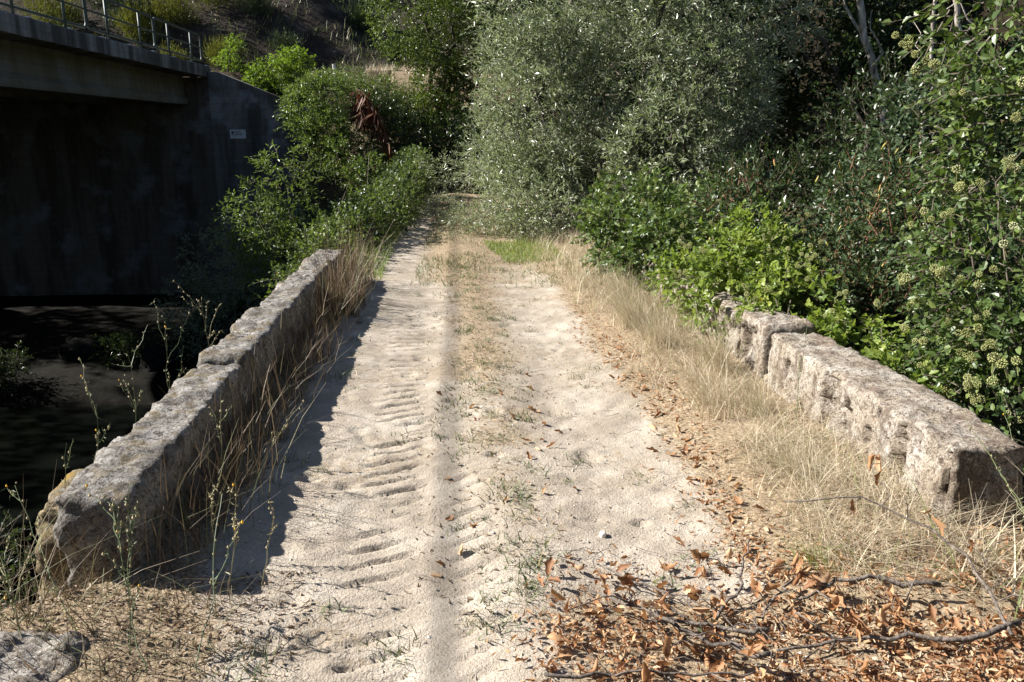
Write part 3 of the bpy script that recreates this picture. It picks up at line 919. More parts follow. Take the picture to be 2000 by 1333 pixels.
def plant(name, label, cat, base, blobs, seed, mat, n_tw, tw_len, n_leaf, leaf, wid, tmpl=KITE, bark='bark', r0=0.03, group=None, crown='foliage', trunk='stem',
          targets=None, twigs=True, side=6, sub=2, amp=0.5, single=0, **kw):
    rng = np.random.default_rng(seed)
    root = empty(name, base)
    tag(root, label, cat, group)
    LV, (TV, TF), (p, d) = foliage(rng, blobs, n_tw, tw_len, n_leaf, leaf, wid, tmpl, **kw)
    rest = np.ones(len(LV['P']), bool)
    if single:
        # the leaves nearest to the path side are parts of their own
        dist = np.linalg.norm(LV['P'] - np.array([0, 0, 1.6]), axis=1) - 0.9 * ((LV['P'] - LV['P'].mean(0)) @ np.array([-0.75, -0.5, 0.3]))
        idx = np.argsort(dist)[:single * 3]
        idx = rng.permutation(idx)[:single]
        rest[idx] = False
        protos = []
        for q in range(6):
            V = tmpl[0] * np.array([1, 0.0 + 1, 1])
            me = make_mesh('leaf', V, [f.copy() for f in tmpl[1]], np.full(len(V), q / 6 + 0.05))
            me.materials.append(M[mat])
            protos.append(me)
        for q, i in enumerate(idx):
            a = nrm(LV['A'][i]); b = nrm(np.cross(LV['N'][i], a)); nn = np.cross(a, b)
            o = link('leaf', protos[q % 6], None, root)
            L, W = LV['L'][i], LV['W'][i]
            m = Matrix(((a[0] * L, b[0] * W, nn[0] * L, LV['P'][i][0]), (a[1] * L, b[1] * W, nn[1] * L, LV['P'][i][1]), (a[2] * L, b[2] * W, nn[2] * L, LV['P'][i][2]), (0, 0, 0, 1)))
            o.matrix_parent_inverse = Matrix.Translation(-Vector(root.location))
            o.matrix_basis = m
    fo = leaf_mesh(crown, LV, mat, root, rest)
    fo['kind'] = 'stuff'
    if twigs:
        t = keep(obj('twigs', TV, TF, M[bark], None, np.full(len(TV), 0.5)), root)
        t['kind'] = 'stuff'
    if targets is None:
        targets = [np.array(b[:3]) + np.array([0, 0, 0.2 * b[5]]) for b in blobs]
    stems(rng, base, targets, r0, bark, root, trunk, sub=sub, sublen=max(b[3] for b in blobs) * 0.7, side=side, amp=amp)
    return root, LV, (p, d)

# --- grey willow leaning over the track
plant('willow_tree', 'big grey-green willow with fine narrow leaves leaning over the track', 'tree', (3.3, 14.4, -0.4), [
    (2.7, 14.2, 2.3, 2.1, 1.7, 1.9), (1.45, 13.8, 1.9, 1.1, 1.3, 1.5), (3.8, 13.2, 3.1, 1.9, 1.7, 1.7), (1.9, 13.9, 3.8, 1.4, 1.4, 1.4), (1.5, 13.9, 0.85, 0.75, 1.0, 0.6),
    (3.9, 12.6, 1.9, 0.9, 1.1, 1.2), (2.3, 12.9, 0.95, 1.0, 0.9, 0.8), (3.2, 12.0, 1.3, 0.9, 0.8, 0.8), (4.6, 13.4, 3.8, 1.0, 1.1, 1.2), (3.0, 13.5, 4.8, 1.8, 1.5, 1.1), (1.25, 13.3, 0.5, 0.7, 0.9, 0.42), (1.0, 15.8, 1.0, 0.6, 0.9, 0.6), (1.5, 12.4, 0.4, 0.6, 0.7, 0.32)],
    11, 'willow', 7400, 0.36, 11, 0.105, 0.26, KITE, r0=0.07, crown='crown', trunk='trunk', gate=(0.95, 0.43), droop=0.18, shell=0.58, up=0.35, n_up=0.5, tw_r=0.004, zmin=0.06, sub=4, amp=0.7)
# a low willow branch reaching across the end of the track
plant('willow_branch', 'low grey willow branch reaching across the far end of the track', 'branch', (1.6, 18.5, 0.9), [(-0.1, 18.4, 0.72, 0.75, 0.4, 0.26), (0.7, 18.4, 0.75, 0.6, 0.4, 0.25)],
      12, 'willow', 190, 0.3, 10, 0.09, 0.24, out=0.5, up=0.2, droop=0.25, r0=0.02, sub=1)
plant('willow_branch', 'fallen leafy willow branches lying on the verge below the big willow', 'branch', (2.0, 12.6, 0.1), [(0.9, 13.2, 0.18, 0.9, 0.5, 0.14), (1.4, 12.4, 0.25, 0.6, 0.5, 0.2), (0.35, 14.6, 0.12, 0.5, 0.5, 0.1), (-0.2, 16.5, 0.15, 0.5, 0.6, 0.14)],
      13, 'willow', 480, 0.3, 9, 0.085, 0.22, out=0.4, up=0.05, rnd=0.8, droop=0.1, r0=0.015, zmin=0.02)

# --- oak hanging over the end of the track
plant('oak_tree', 'oak with small glossy leaves hanging over the end of the track', 'tree', (-0.2, 26.2, 2.0), [
    (-0.9, 25.2, 5.0, 1.35, 1.3, 1.5), (0.2, 24.8, 4.2, 1.3, 1.2, 1.5), (-0.1, 24.5, 2.95, 0.95, 0.9, 0.8), (-0.35, 24.2, 2.2, 0.7, 0.6, 0.45), (1.2, 25.4, 5.5, 1.8, 1.5, 1.5), (0.9, 25.0, 3.6, 1.1, 1.1, 1.1)],
    21, 'oak', 4600, 0.3, 8, 0.085, 0.55, KITE, r0=0.12, twigs=False, crown='crown', trunk='trunk', gate=(1.1, 0.38), droop=0.15, shell=0.55, up=0.2, n_up=0.8, n_rnd=0.6)

# --- dark wood behind, to the right of the willow
wood = [
    ('broadleaf_tree', 'dark leafy tree with a pale leaning trunk right of the willow', (7.6, 14.6, -0.5), [(7.6, 16.5, 4.0, 2.4, 1.6, 2.2), (9.2, 16.0, 2.2, 1.6, 1.5, 1.5), (6.4, 16.6, 5.6, 2.2, 1.5, 1.6)]),
    ('broadleaf_tree', 'dark tree crown filling the gap just behind the willow', (5.2, 17.2, 0.0), [(4.6, 17.6, 4.4, 2.4, 1.5, 2.4), (6.0, 17.2, 2.2, 1.8, 1.3, 1.8), (2.2, 17.8, 5.6, 2.0, 1.4, 1.6)]),
    ('broadleaf_tree', 'shaded tree behind the slender bare trunk near the top corner', (10.6, 15.2, 0.6), [(10.8, 15.6, 3.6, 2.0, 1.6, 2.2), (12.4, 15.0, 2.0, 1.8, 1.6, 2.2), (9.4, 15.4, 5.6, 2.2, 1.5, 1.5)]),
    ('broadleaf_tree', 'shaded tree standing deep in the wood above the ivy', (13.2, 13.0, 1.4), [(12.8, 13.6, 4.6, 2.4, 2.0, 2.2), (14.0, 12.0, 2.8, 2.0, 2.0, 1.8)]),
    ('broadleaf_tree', 'shaded tree high in the wood between the willow and the leaning trunk', (8.4, 20.0, 1.0), [(8.4, 20.4, 4.0, 2.2, 1.2, 2.2), (6.6, 20.6, 5.4, 2.0, 1.2, 1.8), (10.6, 19.6, 4.6, 1.8, 1.2, 2.0)]),
    ('broadleaf_tree', 'dim tree rising behind the oak and the willow top', (3.2, 25.5, 2.6), [(2.8, 26.2, 5.2, 2.4, 1.6, 2.4), (5.4, 25.4, 4.4, 2.6, 1.6, 2.8)]),
]
for i, (nm, lb, base, bl) in enumerate(wood):
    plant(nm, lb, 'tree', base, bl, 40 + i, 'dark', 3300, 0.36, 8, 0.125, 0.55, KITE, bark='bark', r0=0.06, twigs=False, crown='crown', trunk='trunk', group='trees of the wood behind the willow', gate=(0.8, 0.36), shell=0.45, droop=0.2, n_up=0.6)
def bare_trunk(label, pts, r, seed):
    rng = np.random.default_rng(seed)
    pts = np.array(pts, float)
    t = np.linspace(0, 1, 16)
    q = np.stack([np.interp(t, np.linspace(0, 1, len(pts)), pts[:, k]) for k in range(3)], 1) + rng.normal(0, 0.025, (16, 3))
    root = empty('slender_tree', q[0])
    tag(root, label, 'tree')
    V, F = tube_vf(q, np.linspace(r, r * 0.6, 16), 8)
    keep(obj('trunk', V, F, M['palebark'], None, None, True), root)
    for k in range(4):
        i = 6 + 2 * k
        e = q[i] + np.array([rng.normal(0, 0.5), rng.normal(0, 0.4), rng.uniform(0.4, 1.0)])
        V, F = tube_vf(wander(rng, q[i], e, 6, 0.6), np.linspace(r * 0.35, r * 0.1, 6), 5)
        keep(obj('branch', V, F, M['palebark'], None, None, True), root)
bare_trunk('pale lichened trunk leaning out of the dark wood right of the willow', [(7.0, 12.0, -0.4), (6.45, 12.0, 1.6), (5.95, 12.0, 2.9), (5.45, 12.0, 4.6)], 0.07, 5)
bare_trunk('thin pale trunk near the top corner above the ivy', [(7.9, 11.5, 0.2), (7.3, 11.5, 2.2), (6.95, 11.5, 3.2), (6.6, 11.5, 4.6)], 0.05, 6)
bare_trunk('short pale stem standing upright between the two leaning trunks', [(8.3, 14.0, 0.0), (8.1, 14.0, 1.8), (8.05, 13.9, 2.6), (8.0, 13.9, 4.2)], 0.045, 9)

def undergrowth():
    rng = np.random.default_rng(333)
    n = 15000
    x = np.concatenate([rng.uniform(4.5, 19, 12000), rng.uniform(-2.6, 3.0, 3000)])
    y = np.concatenate([rng.uniform(9.5, 24, 12000), rng.uniform(22.6, 25.6, 3000)])
    P = np.stack([x, y, terrain_z(x, y) + rng.uniform(0, 1.1, n) * (0.3 + fbm2(x, y, 0.7, 3, 2))], 1)
    D = nrm(rng.normal(size=(n, 3)) + np.array([0, 0, 0.4]))
    V, F = place(KITE, P, D, rng.normal(size=(n, 3)) + np.array([0, 0, 0.8]), rng.uniform(0.10, 0.24, n), rng.uniform(0.05, 0.12, n))
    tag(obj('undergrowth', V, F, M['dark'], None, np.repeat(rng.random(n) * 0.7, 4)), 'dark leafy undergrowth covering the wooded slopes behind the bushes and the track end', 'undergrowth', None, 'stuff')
undergrowth()

# --- evergreen shrubs filling the right bank
plant('evergreen_shrub', 'glossy round-leaved shrub between the dark wood and the climbing ivy', 'shrub', (5.4, 8.2, -1.2), [(5.2, 8.6, 1.2, 1.0, 1.0, 1.0), (4.4, 8.0, 0.5, 0.9, 0.9, 0.9), (6.0, 8.2, 1.9, 0.9, 0.9, 0.8), (6.4, 7.6, 0.8, 1.0, 1.0, 1.2)],
      51, 'tere', 1900, 0.3, 9, 0.075, 0.62, OVATE, r0=0.035, gate=(1.2, 0.44), shell=0.5)
plant('evergreen_shrub', 'dark low shrub below the willow edge and behind the turpentine bush', 'shrub', (4.6, 10.6, -1.4), [(4.4, 10.8, 0.5, 1.1, 0.9, 0.9), (5.8, 10.6, 1.2, 1.2, 0.9, 1.1), (3.5, 10.6, 0.1, 0.8, 0.8, 0.6)],
      52, 'dark', 1700, 0.3, 9, 0.075, 0.5, KITE, r0=0.03, gate=(1.2, 0.38))
plant('evergreen_shrub', 'leafy shrub in the hollow under the climbing ivy', 'shrub', (4.2, 5.2, -2.2), [(3.9, 5.4, -0.35, 0.9, 0.9, 0.7), (4.9, 6.2, 0.3, 1.0, 0.9, 1.0), (3.2, 4.6, -0.5, 0.5, 0.6, 0.5)],
      53, 'tere', 1300, 0.28, 9, 0.07, 0.55, OVATE, r0=0.03, gate=(1.2, 0.44))

# --- turpentine bush with horn galls
tb, LVt, (tp, td) = plant('turpentine_bush', 'turpentine bush with reddish stems and horn-shaped galls behind the sunlit parapet', 'bush', (3.1, 6.5, -1.6), [
    (2.9, 6.7, 0.55, 0.75, 0.75, 0.62), (3.5, 6.6, 0.75, 0.75, 0.7, 0.6), (3.1, 5.8, 0.15, 0.6, 0.6, 0.5), (3.9, 6.9, 0.35, 0.6, 0.7, 0.6), (2.7, 7.2, 0.85, 0.5, 0.5, 0.42)],
    61, 'tere', 1450, 0.26, 9, 0.062, 0.45, OVATE, bark='redtwig', r0=0.022, gate=(1.6, 0.42), up=0.6, shell=0.45, droop=0.12, single=160)
def gall_mesh(seed):
    rng = np.random.default_rng(seed)
    t = np.linspace(0, 1, 8)
    bend = rng.uniform(0.2, 0.6)
    pts = np.stack([bend * t ** 2 * 0.5, 0.08 * np.sin(3 * t), t], 1) * 0.085
    rad = 0.011 * np.sin(np.pi * (0.12 + 0.85 * t)) ** 0.7
    V, F = tube_vf(pts, rad, 7)
    a = np.concatenate([np.repeat(t, 7), [0, 1]]) * 0.9 + 0.05
    me = make_mesh('gall', V, F, a * rng.uniform(0.5, 1.1), True)
    me.materials.append(M['gall'])
    return me
galls = [gall_mesh(i) for i in range(5)]
rng = np.random.default_rng(66)
fr = np.where((tp[:, 1] < 6.6) & (tp[:, 2] > 0.45) | (tp[:, 2] > 1.0))[0]
for i, k in enumerate(rng.permutation(fr)[:22]):
    o = link('gall', galls[i % 5], None, tb)
    o.matrix_parent_inverse = Matrix.Translation(-Vector(tb.location))
    o.location = tp[k] + td[k] * 0.14
    o.rotation_euler = (rng.uniform(-0.7, 0.7), rng.uniform(-0.7, 0.7), rng.uniform(0, 6.3))
    s = rng.uniform(0.55, 1.05)
    o.scale = (s, s, s)

# --- ivy with flower umbels
def umbel_mesh(seed):
    rng = np.random.default_rng(seed)
    A = Acc()
    n = 34
    i = np.arange(n) + 0.5
    ph = np.arccos(1 - 2 * i / n)
    th = np.pi * (1 + 5 ** 0.5) * i
    for a, b in zip(ph, th):
        d = np.array([np.cos(b) * np.sin(a), np.sin(b) * np.sin(a), np.cos(a)])
        c = d * 0.016 * rng.uniform(0.9, 1.1)
        r = 0.0042
        V = c + r * np.array([[1, 0, 0], [-1, 0, 0], [0, 1, 0], [0, -1, 0], [0, 0, 1], [0, 0, -1]])
        F = np.array([[0, 2, 4], [2, 1, 4], [1, 3, 4], [3, 0, 4], [2, 0, 5], [1, 2, 5], [3, 1, 5], [0, 3, 5]])
        A.add(V, F, rng.random())
    V, F = tube_vf([(0, 0, -0.055), (0, 0, -0.005)], 0.0018, 4)
    A.add(V, F, 0.2)
    me = A.mesh('flower_umbel')
    me.materials.append(M['umbel'])
    return me
umbels = [umbel_mesh(i) for i in range(3)]
def add_umbels(root, p, d, sel, n, seed, smin=0.8, smax=1.3):
    rng = np.random.default_rng(seed)
    idx = rng.permutation(np.where(sel)[0])[:n]
    c = 0
    for k in idx:
        for q in range(rng.integers(1, 4)):
            o = link('flower_umbel', umbels[c % 3], None, root)
            o.matrix_parent_inverse = Matrix.Translation(-Vector(root.location))
            o.location = p[k] + d[k] * 0.27 + rng.normal(0, 0.028, 3)
            dd = d[k] + np.array([0, 0, 0.6]) + rng.normal(0, 0.3, 3)
            o.rotation_euler = Vector(dd).to_track_quat('Z', 'Y').to_euler()
            s = rng.uniform(smin, smax)
            o.scale = (s, s, s)
            c += 1

iv, LV, (p, d) = plant('ivy_climber', 'tall glossy ivy with pale green flower umbels beside the end of the sunlit parapet', 'ivy', (3.35, 4.7, -1.5), [
    (2.95, 4.1, 0.05, 0.42, 0.55, 0.55), (2.95, 4.0, 0.85, 0.42, 0.5, 0.55), (2.95, 4.1, 1.6, 0.45, 0.5, 0.5), (2.85, 3.9, 2.2, 0.48, 0.5, 0.4), (3.3, 4.6, 1.2, 0.5, 0.6, 1.2), (2.72, 3.5, 0.05, 0.25, 0.35, 0.35)],
    71, 'ivy', 1700, 0.22, 7, 0.053, 0.66, OVATE, r0=0.012, sub=0, gate=(2.4, 0.42), out=0.9, up=0.25, shell=0.6, droop=0.3, n_up=0.7, n_out=0.7, single=260, side=5)
add_umbels(iv, p, d, (p[:, 0] < 2.95) & (p[:, 1] < 4.2), 135, 72, 0.8, 1.35)
iv, LV, (p, d) = plant('ivy_mound', 'bright ivy mound with flower heads spilling over the sunlit parapet stones', 'ivy', (2.45, 5.6, -0.8), [
    (2.42, 5.6, 0.38, 0.3, 0.5, 0.24), (2.30, 6.2, 0.5, 0.42, 0.5, 0.30), (2.55, 5.0, 0.25, 0.2, 0.45, 0.2), (2.5, 6.6, 0.65, 0.35, 0.4, 0.28), (2.62, 4.4, 0.05, 0.2, 0.45, 0.25), (2.1, 6.0, 0.34, 0.24, 0.45, 0.2), (2.05, 6.8, 0.36, 0.24, 0.45, 0.22)],
    73, 'ivybright', 980, 0.2, 7, 0.055, 0.95, IVY, r0=0.02, gate=(2.4, 0.32), out=0.8, up=0.35, shell=0.5, droop=0.3, n_up=0.7, n_out=0.6, single=220, zmin=-0.1)
add_umbels(iv, p, d, (p[:, 2] > 0.3) & (p[:, 1] < 6.4), 60, 74, 0.7, 1.1)
iv, LV, (p, d) = plant('ivy_mound', 'larger ivy mound hiding the far end of the sunlit parapet below the willow', 'ivy', (2.3, 8.2, -0.6), [
    (1.95, 8.6, 0.55, 0.45, 0.7, 0.45), (2.1, 9.4, 0.65, 0.6, 0.7, 0.5), (2.2, 7.7, 0.55, 0.45, 0.6, 0.42), (2.9, 8.6, 0.6, 0.6, 0.8, 0.5), (2.6, 7.2, 0.4, 0.5, 0.5, 0.4), (2.0, 7.5, 0.38, 0.26, 0.5, 0.24), (1.9, 8.3, 0.36, 0.3, 0.5, 0.28)],
    75, 'ivy', 1450, 0.22, 7, 0.06, 0.95, IVY, r0=0.02, gate=(2.0, 0.33), out=0.8, up=0.35, shell=0.5, droop=0.3, n_up=0.7, n_out=0.6, single=150, zmin=0.03)
add_umbels(iv, p, d, (p[:, 2] > 0.45), 45, 76, 0.7, 1.1)

# --- left side hedge, sapling and bank plants
plant('bramble_hedge', 'sunlit bramble and ivy hedge growing on past the end of the shaded parapet', 'hedge', (-1.7, 11.5, -0.6), [
    (-1.6, 8.9, 0.05, 0.3, 0.6, 0.28), (-1.5, 10.0, 0.10, 0.38, 0.8, 0.32), (-1.4, 11.3, 0.18, 0.4, 0.9, 0.34), (-1.18, 12.8, 0.25, 0.42, 0.9, 0.38), (-1.0, 14.4, 0.33, 0.42, 1.0, 0.42), (-0.92, 16.2, 0.36, 0.42, 1.0, 0.44), (-0.86, 18.2, 0.45, 0.45, 1.1, 0.52), (-0.8, 20.3, 0.6, 0.5, 1.1, 0.62), (-1.8, 10.6, -0.5, 0.4, 1.5, 0.4), (-1.7, 13.5, -0.4, 0.5, 1.8, 0.45)],
    81, 'bramble', 4300, 0.24, 7, 0.052, 0.72, OVATE, r0=0.012, gate=(1.7, 0.33), shell=0.35, out=0.7, up=0.5, droop=0.3, single=200)
plant('bramble_hedge', 'dark inner thicket of the hedge shading the far edge of the track', 'hedge', (-1.3, 15.5, -0.4), [
    (-1.35, 11.8, 0.10, 0.3, 0.9, 0.38), (-1.2, 13.6, 0.2, 0.32, 1.0, 0.42), (-1.1, 15.4, 0.3, 0.32, 1.0, 0.46), (-1.0, 17.2, 0.35, 0.34, 1.0, 0.5), (-0.95, 19.0, 0.45, 0.36, 1.0, 0.55), (-0.9, 20.8, 0.6, 0.4, 1.0, 0.6)],
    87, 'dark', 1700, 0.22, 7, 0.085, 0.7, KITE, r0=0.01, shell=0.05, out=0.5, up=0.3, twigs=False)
plant('ash_sapling', 'leafy young ash with drooping leaflets catching the sun against the dark abutment', 'sapling', (-2.6, 12.2, -2.0), [
    (-2.35, 12.6, 0.75, 0.42, 0.5, 0.65), (-2.7, 12.0, 0.35, 0.45, 0.5, 0.55), (-2.45, 11.8, -0.1, 0.45, 0.5, 0.5)],
    82, 'bramble', 420, 0.34, 9, 0.085, 0.36, OVATE, r0=0.02, gate=(1.8, 0.40), shell=0.35, out=0.9, up=0.4, droop=0.45, n_up=0.9, n_rnd=0.4, single=120)
plant('leafy_bush', 'tall leafy bush climbing the bank at the end of the wing wall', 'bush', (-3.2, 22.6, -1.4), [
    (-3.75, 23.4, 2.15, 0.6, 0.6, 0.75), (-3.2, 23.0, 1.55, 0.65, 0.6, 0.62), (-2.6, 22.5, 1.0, 0.62, 0.6, 0.5), (-2.0, 21.8, 0.5, 0.55, 0.6, 0.4), (-3.3, 23.8, 2.65, 0.6, 0.6, 0.4)],
    83, 'bramble', 1700, 0.32, 8, 0.085, 0.55, KITE, twigs=False, r0=0.03, gate=(1.3, 0.38), shell=0.5, droop=0.25)
plant('leafy_bush', 'shaded low bush on the bank between the hedge and the wing wall', 'bush', (-2.5, 19.0, -1.8), [(-2.9, 19.2, -1.0, 1.0, 1.4, 0.8), (-2.1, 18.4, -0.5, 0.7, 1.2, 0.55), (-2.1, 20.6, -0.5, 0.7, 0.9, 0.6)],
    84, 'dark', 1500, 0.3, 8, 0.08, 0.55, KITE, twigs=False, r0=0.02, shell=0.4)
plant('riverside_bush', 'dim bluish bush at the foot of the concrete abutment', 'bush', (-5.4, 20.5, -4.2), [(-5.6, 20.6, -1.7, 0.9, 0.8, 1.0), (-4.6, 20.0, -1.9, 0.9, 0.8, 0.9), (-6.3, 20.4, -2.6, 0.8, 0.8, 0.8), (-4.0, 20.4, -0.9, 0.9, 0.8, 0.9), (-5.2, 19.6, -3.0, 1.4, 0.8, 0.8)],
    85, 'willow', 1700, 0.34, 8, 0.09, 0.4, KITE, twigs=False, r0=0.02, shell=0.5, gate=(1.1, 0.4))
plant('riverside_bush', 'small leafy bush below the mossy stone at the picture edge', 'bush', (-2.3, 3.3, -2.2), [(-2.15, 3.35, -0.42, 0.34, 0.4, 0.36), (-2.35, 3.2, -0.95, 0.45, 0.5, 0.5)],
    86, 'dark', 420, 0.16, 9, 0.032, 0.6, OVATE, r0=0.012, shell=0.35, up=0.7)
rng = np.random.default_rng(300)
for i in range(3):
    x, y = [(-7.2, 20.6), (-9.5, 21.5), (-13.6, 23.0), (-10.6, 24.5), (-8.0, 19.2), (-7.2, 23.4), (-15, 21), (-9.0, 18.6), (-12.5, 18.4)][i]
    z = float(terrain_z(np.array([x]), np.array([y]))[0])
    V, F = stone_vf(x - 0.5, x + 0.6, y - 0.4, y + 0.4, z - 0.3, z + 0.25 + 0.3 * rng.random(), seed=400 + i, res=0.09, rad=0.25, amp=0.09)
    tag(obj('river_boulder', V, F, M['shadestone'], None, None, True), ['shade-darkened boulder beside the abutment bush', 'shade-darkened boulder in the middle of the shaded river bank', 'shade-darkened boulder farthest under the road bridge', 'shade-darkened boulder close to the abutment foot', 'shade-darkened boulder at the water edge nearest to the parapet'][i], 'boulder', 'boulders on the shaded river bank')
for i, (x, y, s) in enumerate(((-10.8, 19.4, 1.0), (-8.2, 21.2, 0.8), (-13.2, 20.4, 1.1))):
    z = float(terrain_z(np.array([x]), np.array([y]))[0])
    plant('fern_clump', ['dim green clump in the middle of the shaded river bank', 'dim green clump nearest to the abutment bush', 'dim green clump farthest under the road bridge'][i], 'fern', (x, y, z),
          [(x, y, z + 0.35 * s, 0.9 * s, 0.7 * s, 0.4 * s)], 310 + i, 'dark', 260, 0.5, 10, 0.12, 0.3, KITE, out=0.8, up=0.7, droop=0.5, shell=0.1, r0=0.01)

# --- embankment and hillside
plant('acacia_bush', 'bright yellow-green acacia bush glowing above the wing wall', 'bush', (-5.0, 29.6, 3.2), [(-5.55, 29.0, 3.2, 1.0, 0.7, 0.65), (-5.0, 29.2, 3.7, 0.6, 0.6, 0.5), (-6.2, 28.95, 2.95, 0.6, 0.4, 0.45), (-4.9, 28.9, 2.6, 0.6, 0.4, 0.45)],
    91, 'robinia', 1150, 0.42, 11, 0.085, 0.5, KITE, r0=0.025, out=0.7, up=0.8, droop=0.5, n_up=1.0, n_rnd=0.4, shell=0.3)
plant('acacia_shoot', 'small bright acacia shoot beside the end of the railing', 'shrub', (-7.2, 29.4, 3.4), [(-7.1, 29.3, 3.8, 0.32, 0.3, 0.5), (-6.9, 29.3, 4.3, 0.2, 0.2, 0.28), (-6.5, 29.3, 3.4, 0.4, 0.3, 0.25)],
    92, 'robinia', 190, 0.38, 11, 0.08, 0.5, KITE, r0=0.015, out=0.7, up=0.8, droop=0.5, n_up=1.0, n_rnd=0.4, shell=0.2)
broom = [((-9.4, 36.2), 1.25, 'rounded yellow-green broom bush on the hillside above the railing end', 'broom'), ((-7.6, 35.8), 0.8, 'dull green broom beside the rounded yellow-green one', 'pine'), ((-8.3, 33.6), 0.75, 'grey-green scrub on the slope below the rounded broom', 'broom'),
         ((-11.8, 34.8), 1.0, 'tall thin broom behind the last railing post', 'broom'), ((-6.2, 34.4), 0.6, 'low scrub on the bare rock above the acacia', 'pine'), ((-3.4, 37.0), 0.8, 'dark scrub on the rocky face beside the oak', 'dark'),
         ((-13.6, 36.5), 1.3, 'dense green bush seen through the middle railing panel', 'pine'), ((-5.2, 38.5), 0.8, 'dark scrub high on the rocky face', 'dark'), ((-10.2, 33.4), 0.6, 'low tuft of scrub behind the guard rail end', 'broom'), ((-2.2, 34.6), 0.6, 'dark scrub at the foot of the rocky face', 'dark')]
for q, (x, y, s, mt) in enumerate(((-23, 33.6, 1.3, 'pine'), (-20.5, 34.2, 1.2, 'broom'), (-18.2, 35.0, 1.3, 'oak'), (-17.0, 34.0, 1.0, 'pine'), (-15.2, 35.2, 1.2, 'broom'), (-14.4, 33.8, 1.0, 'oak'), (-12.6, 35.4, 1.2, 'pine'), (-10.8, 35.4, 1.1, 'broom'), (-19.6, 34.2, 1.0, 'oak'), (-22.6, 34.0, 1.1, 'pine'), (-12.9, 33.6, 0.8, 'broom'), (-7.0, 37.6, 1.0, 'broom'), (-16.4, 33.4, 0.8, 'broom'))):
    broom.append(((x, y), s, ['large dull green bush', 'yellowish broom', 'dark leafy bush', 'small grey-green bush', 'tall yellowish broom', 'low leafy bush', 'rounded dull green bush', 'bright broom', 'small leafy bush', 'dull bush', 'low broom tuft', 'broom clump', 'low yellow scrub'][q] + ' on the slope behind ' + ['the far corner of the railing', 'the second railing panel from the corner', 'the guard rail middle', 'the third railing panel', 'the long railing panel', 'the railing joint', 'the end railing panel', 'the railing end post', 'the guard rail near the corner', 'the corner guard rail posts', 'the end of the guard rail', 'the rounded broom above the acacia', 'the middle guard rail posts'][q], mt))
for i, ((x, y), s, lb, mt) in enumerate(broom):
    z = float(terrain_z(np.array([x]), np.array([y]))[0])
    plant('broom_bush', lb, 'bush', (x, y, z - 0.1), [(x, y, z + 0.55 * s, 0.8 * s, 0.7 * s, 0.65 * s), (x + 0.4 * s, y + 0.1, z + 0.35 * s, 0.6 * s, 0.6 * s, 0.5 * s)], 120 + i, mt, int(520 * s), 0.45, 8, 0.125, 0.2, KITE, twigs=False,
          out=0.5, up=1.1, rnd=0.3, spread=0.4, droop=0.0, shell=0.25, r0=0.015, gate=(1.5, 0.36))
far = [((-20.0, 47), 2.8, 'pale green young pine behind the railing near the top edge', 'pine'), ((-25, 50), 3.4, 'tall green tree behind the railing toward the corner', 'oak'), ((-14.5, 50), 3.0, 'dark pine with a straight trunk on the hill above the railing', 'pine'), ((-32, 46), 3.2, 'dense green tree in the far corner beyond the road', 'oak'),
       ((-24.5, 27), 2.6, 'leafy tree on the far side of the road bridge', 'oak'), ((-24.5, 20), 3.2, 'spreading tree upstream of the road bridge', 'oak'), ((-24.0, 11), 3.0, 'second spreading tree upstream of the road bridge', 'oak'), ((-23.5, 3), 3.0, 'third spreading tree upstream of the road bridge', 'oak'), ((-21.5, 25), 2.6, 'leafy tree added close to the far kerb to shade under the road bridge', 'oak'), ((-21.0, 15.5), 2.8, 'leafy tree added against the far side to shade under the road bridge', 'oak'), ((-20.8, 7), 2.8, 'leafy tree added level with the track to shade under the road bridge', 'oak'),  # row nearest the bridge added to keep sun from under the deck
       ((-12.5, 46), 2.2, 'green bushy tree on the slope above the yellow-green broom', 'oak'), ((-17.5, 43), 1.9, 'light green bushy tree behind the middle of the railing', 'broom')]
for i, ((x, y), s, lb, mt) in enumerate(far):
    z = float(terrain_z(np.array([x]), np.array([y]))[0])
    plant('hill_tree', lb, 'tree', (x, y, z - 0.2), [(x, y, z + 1.1 * s, s * 0.9, s * 0.9, s * 0.9), (x + 0.5 * s, y, z + 1.8 * s, s * 0.7, s * 0.7, s * 0.7), (x - 0.5 * s, y + 0.2, z + 0.9 * s, s * 0.6, s * 0.7, s * 0.7), (x, y + 0.4, z + 0.5 * s, s * 0.8, s * 0.7, s * 0.5)],
          140 + i, mt, 1150, 0.5, 7, 0.22, 0.42, KITE, r0=0.1, crown='crown', trunk='trunk', group='trees beyond the road', gate=(0.7, 0.36), twigs=False)

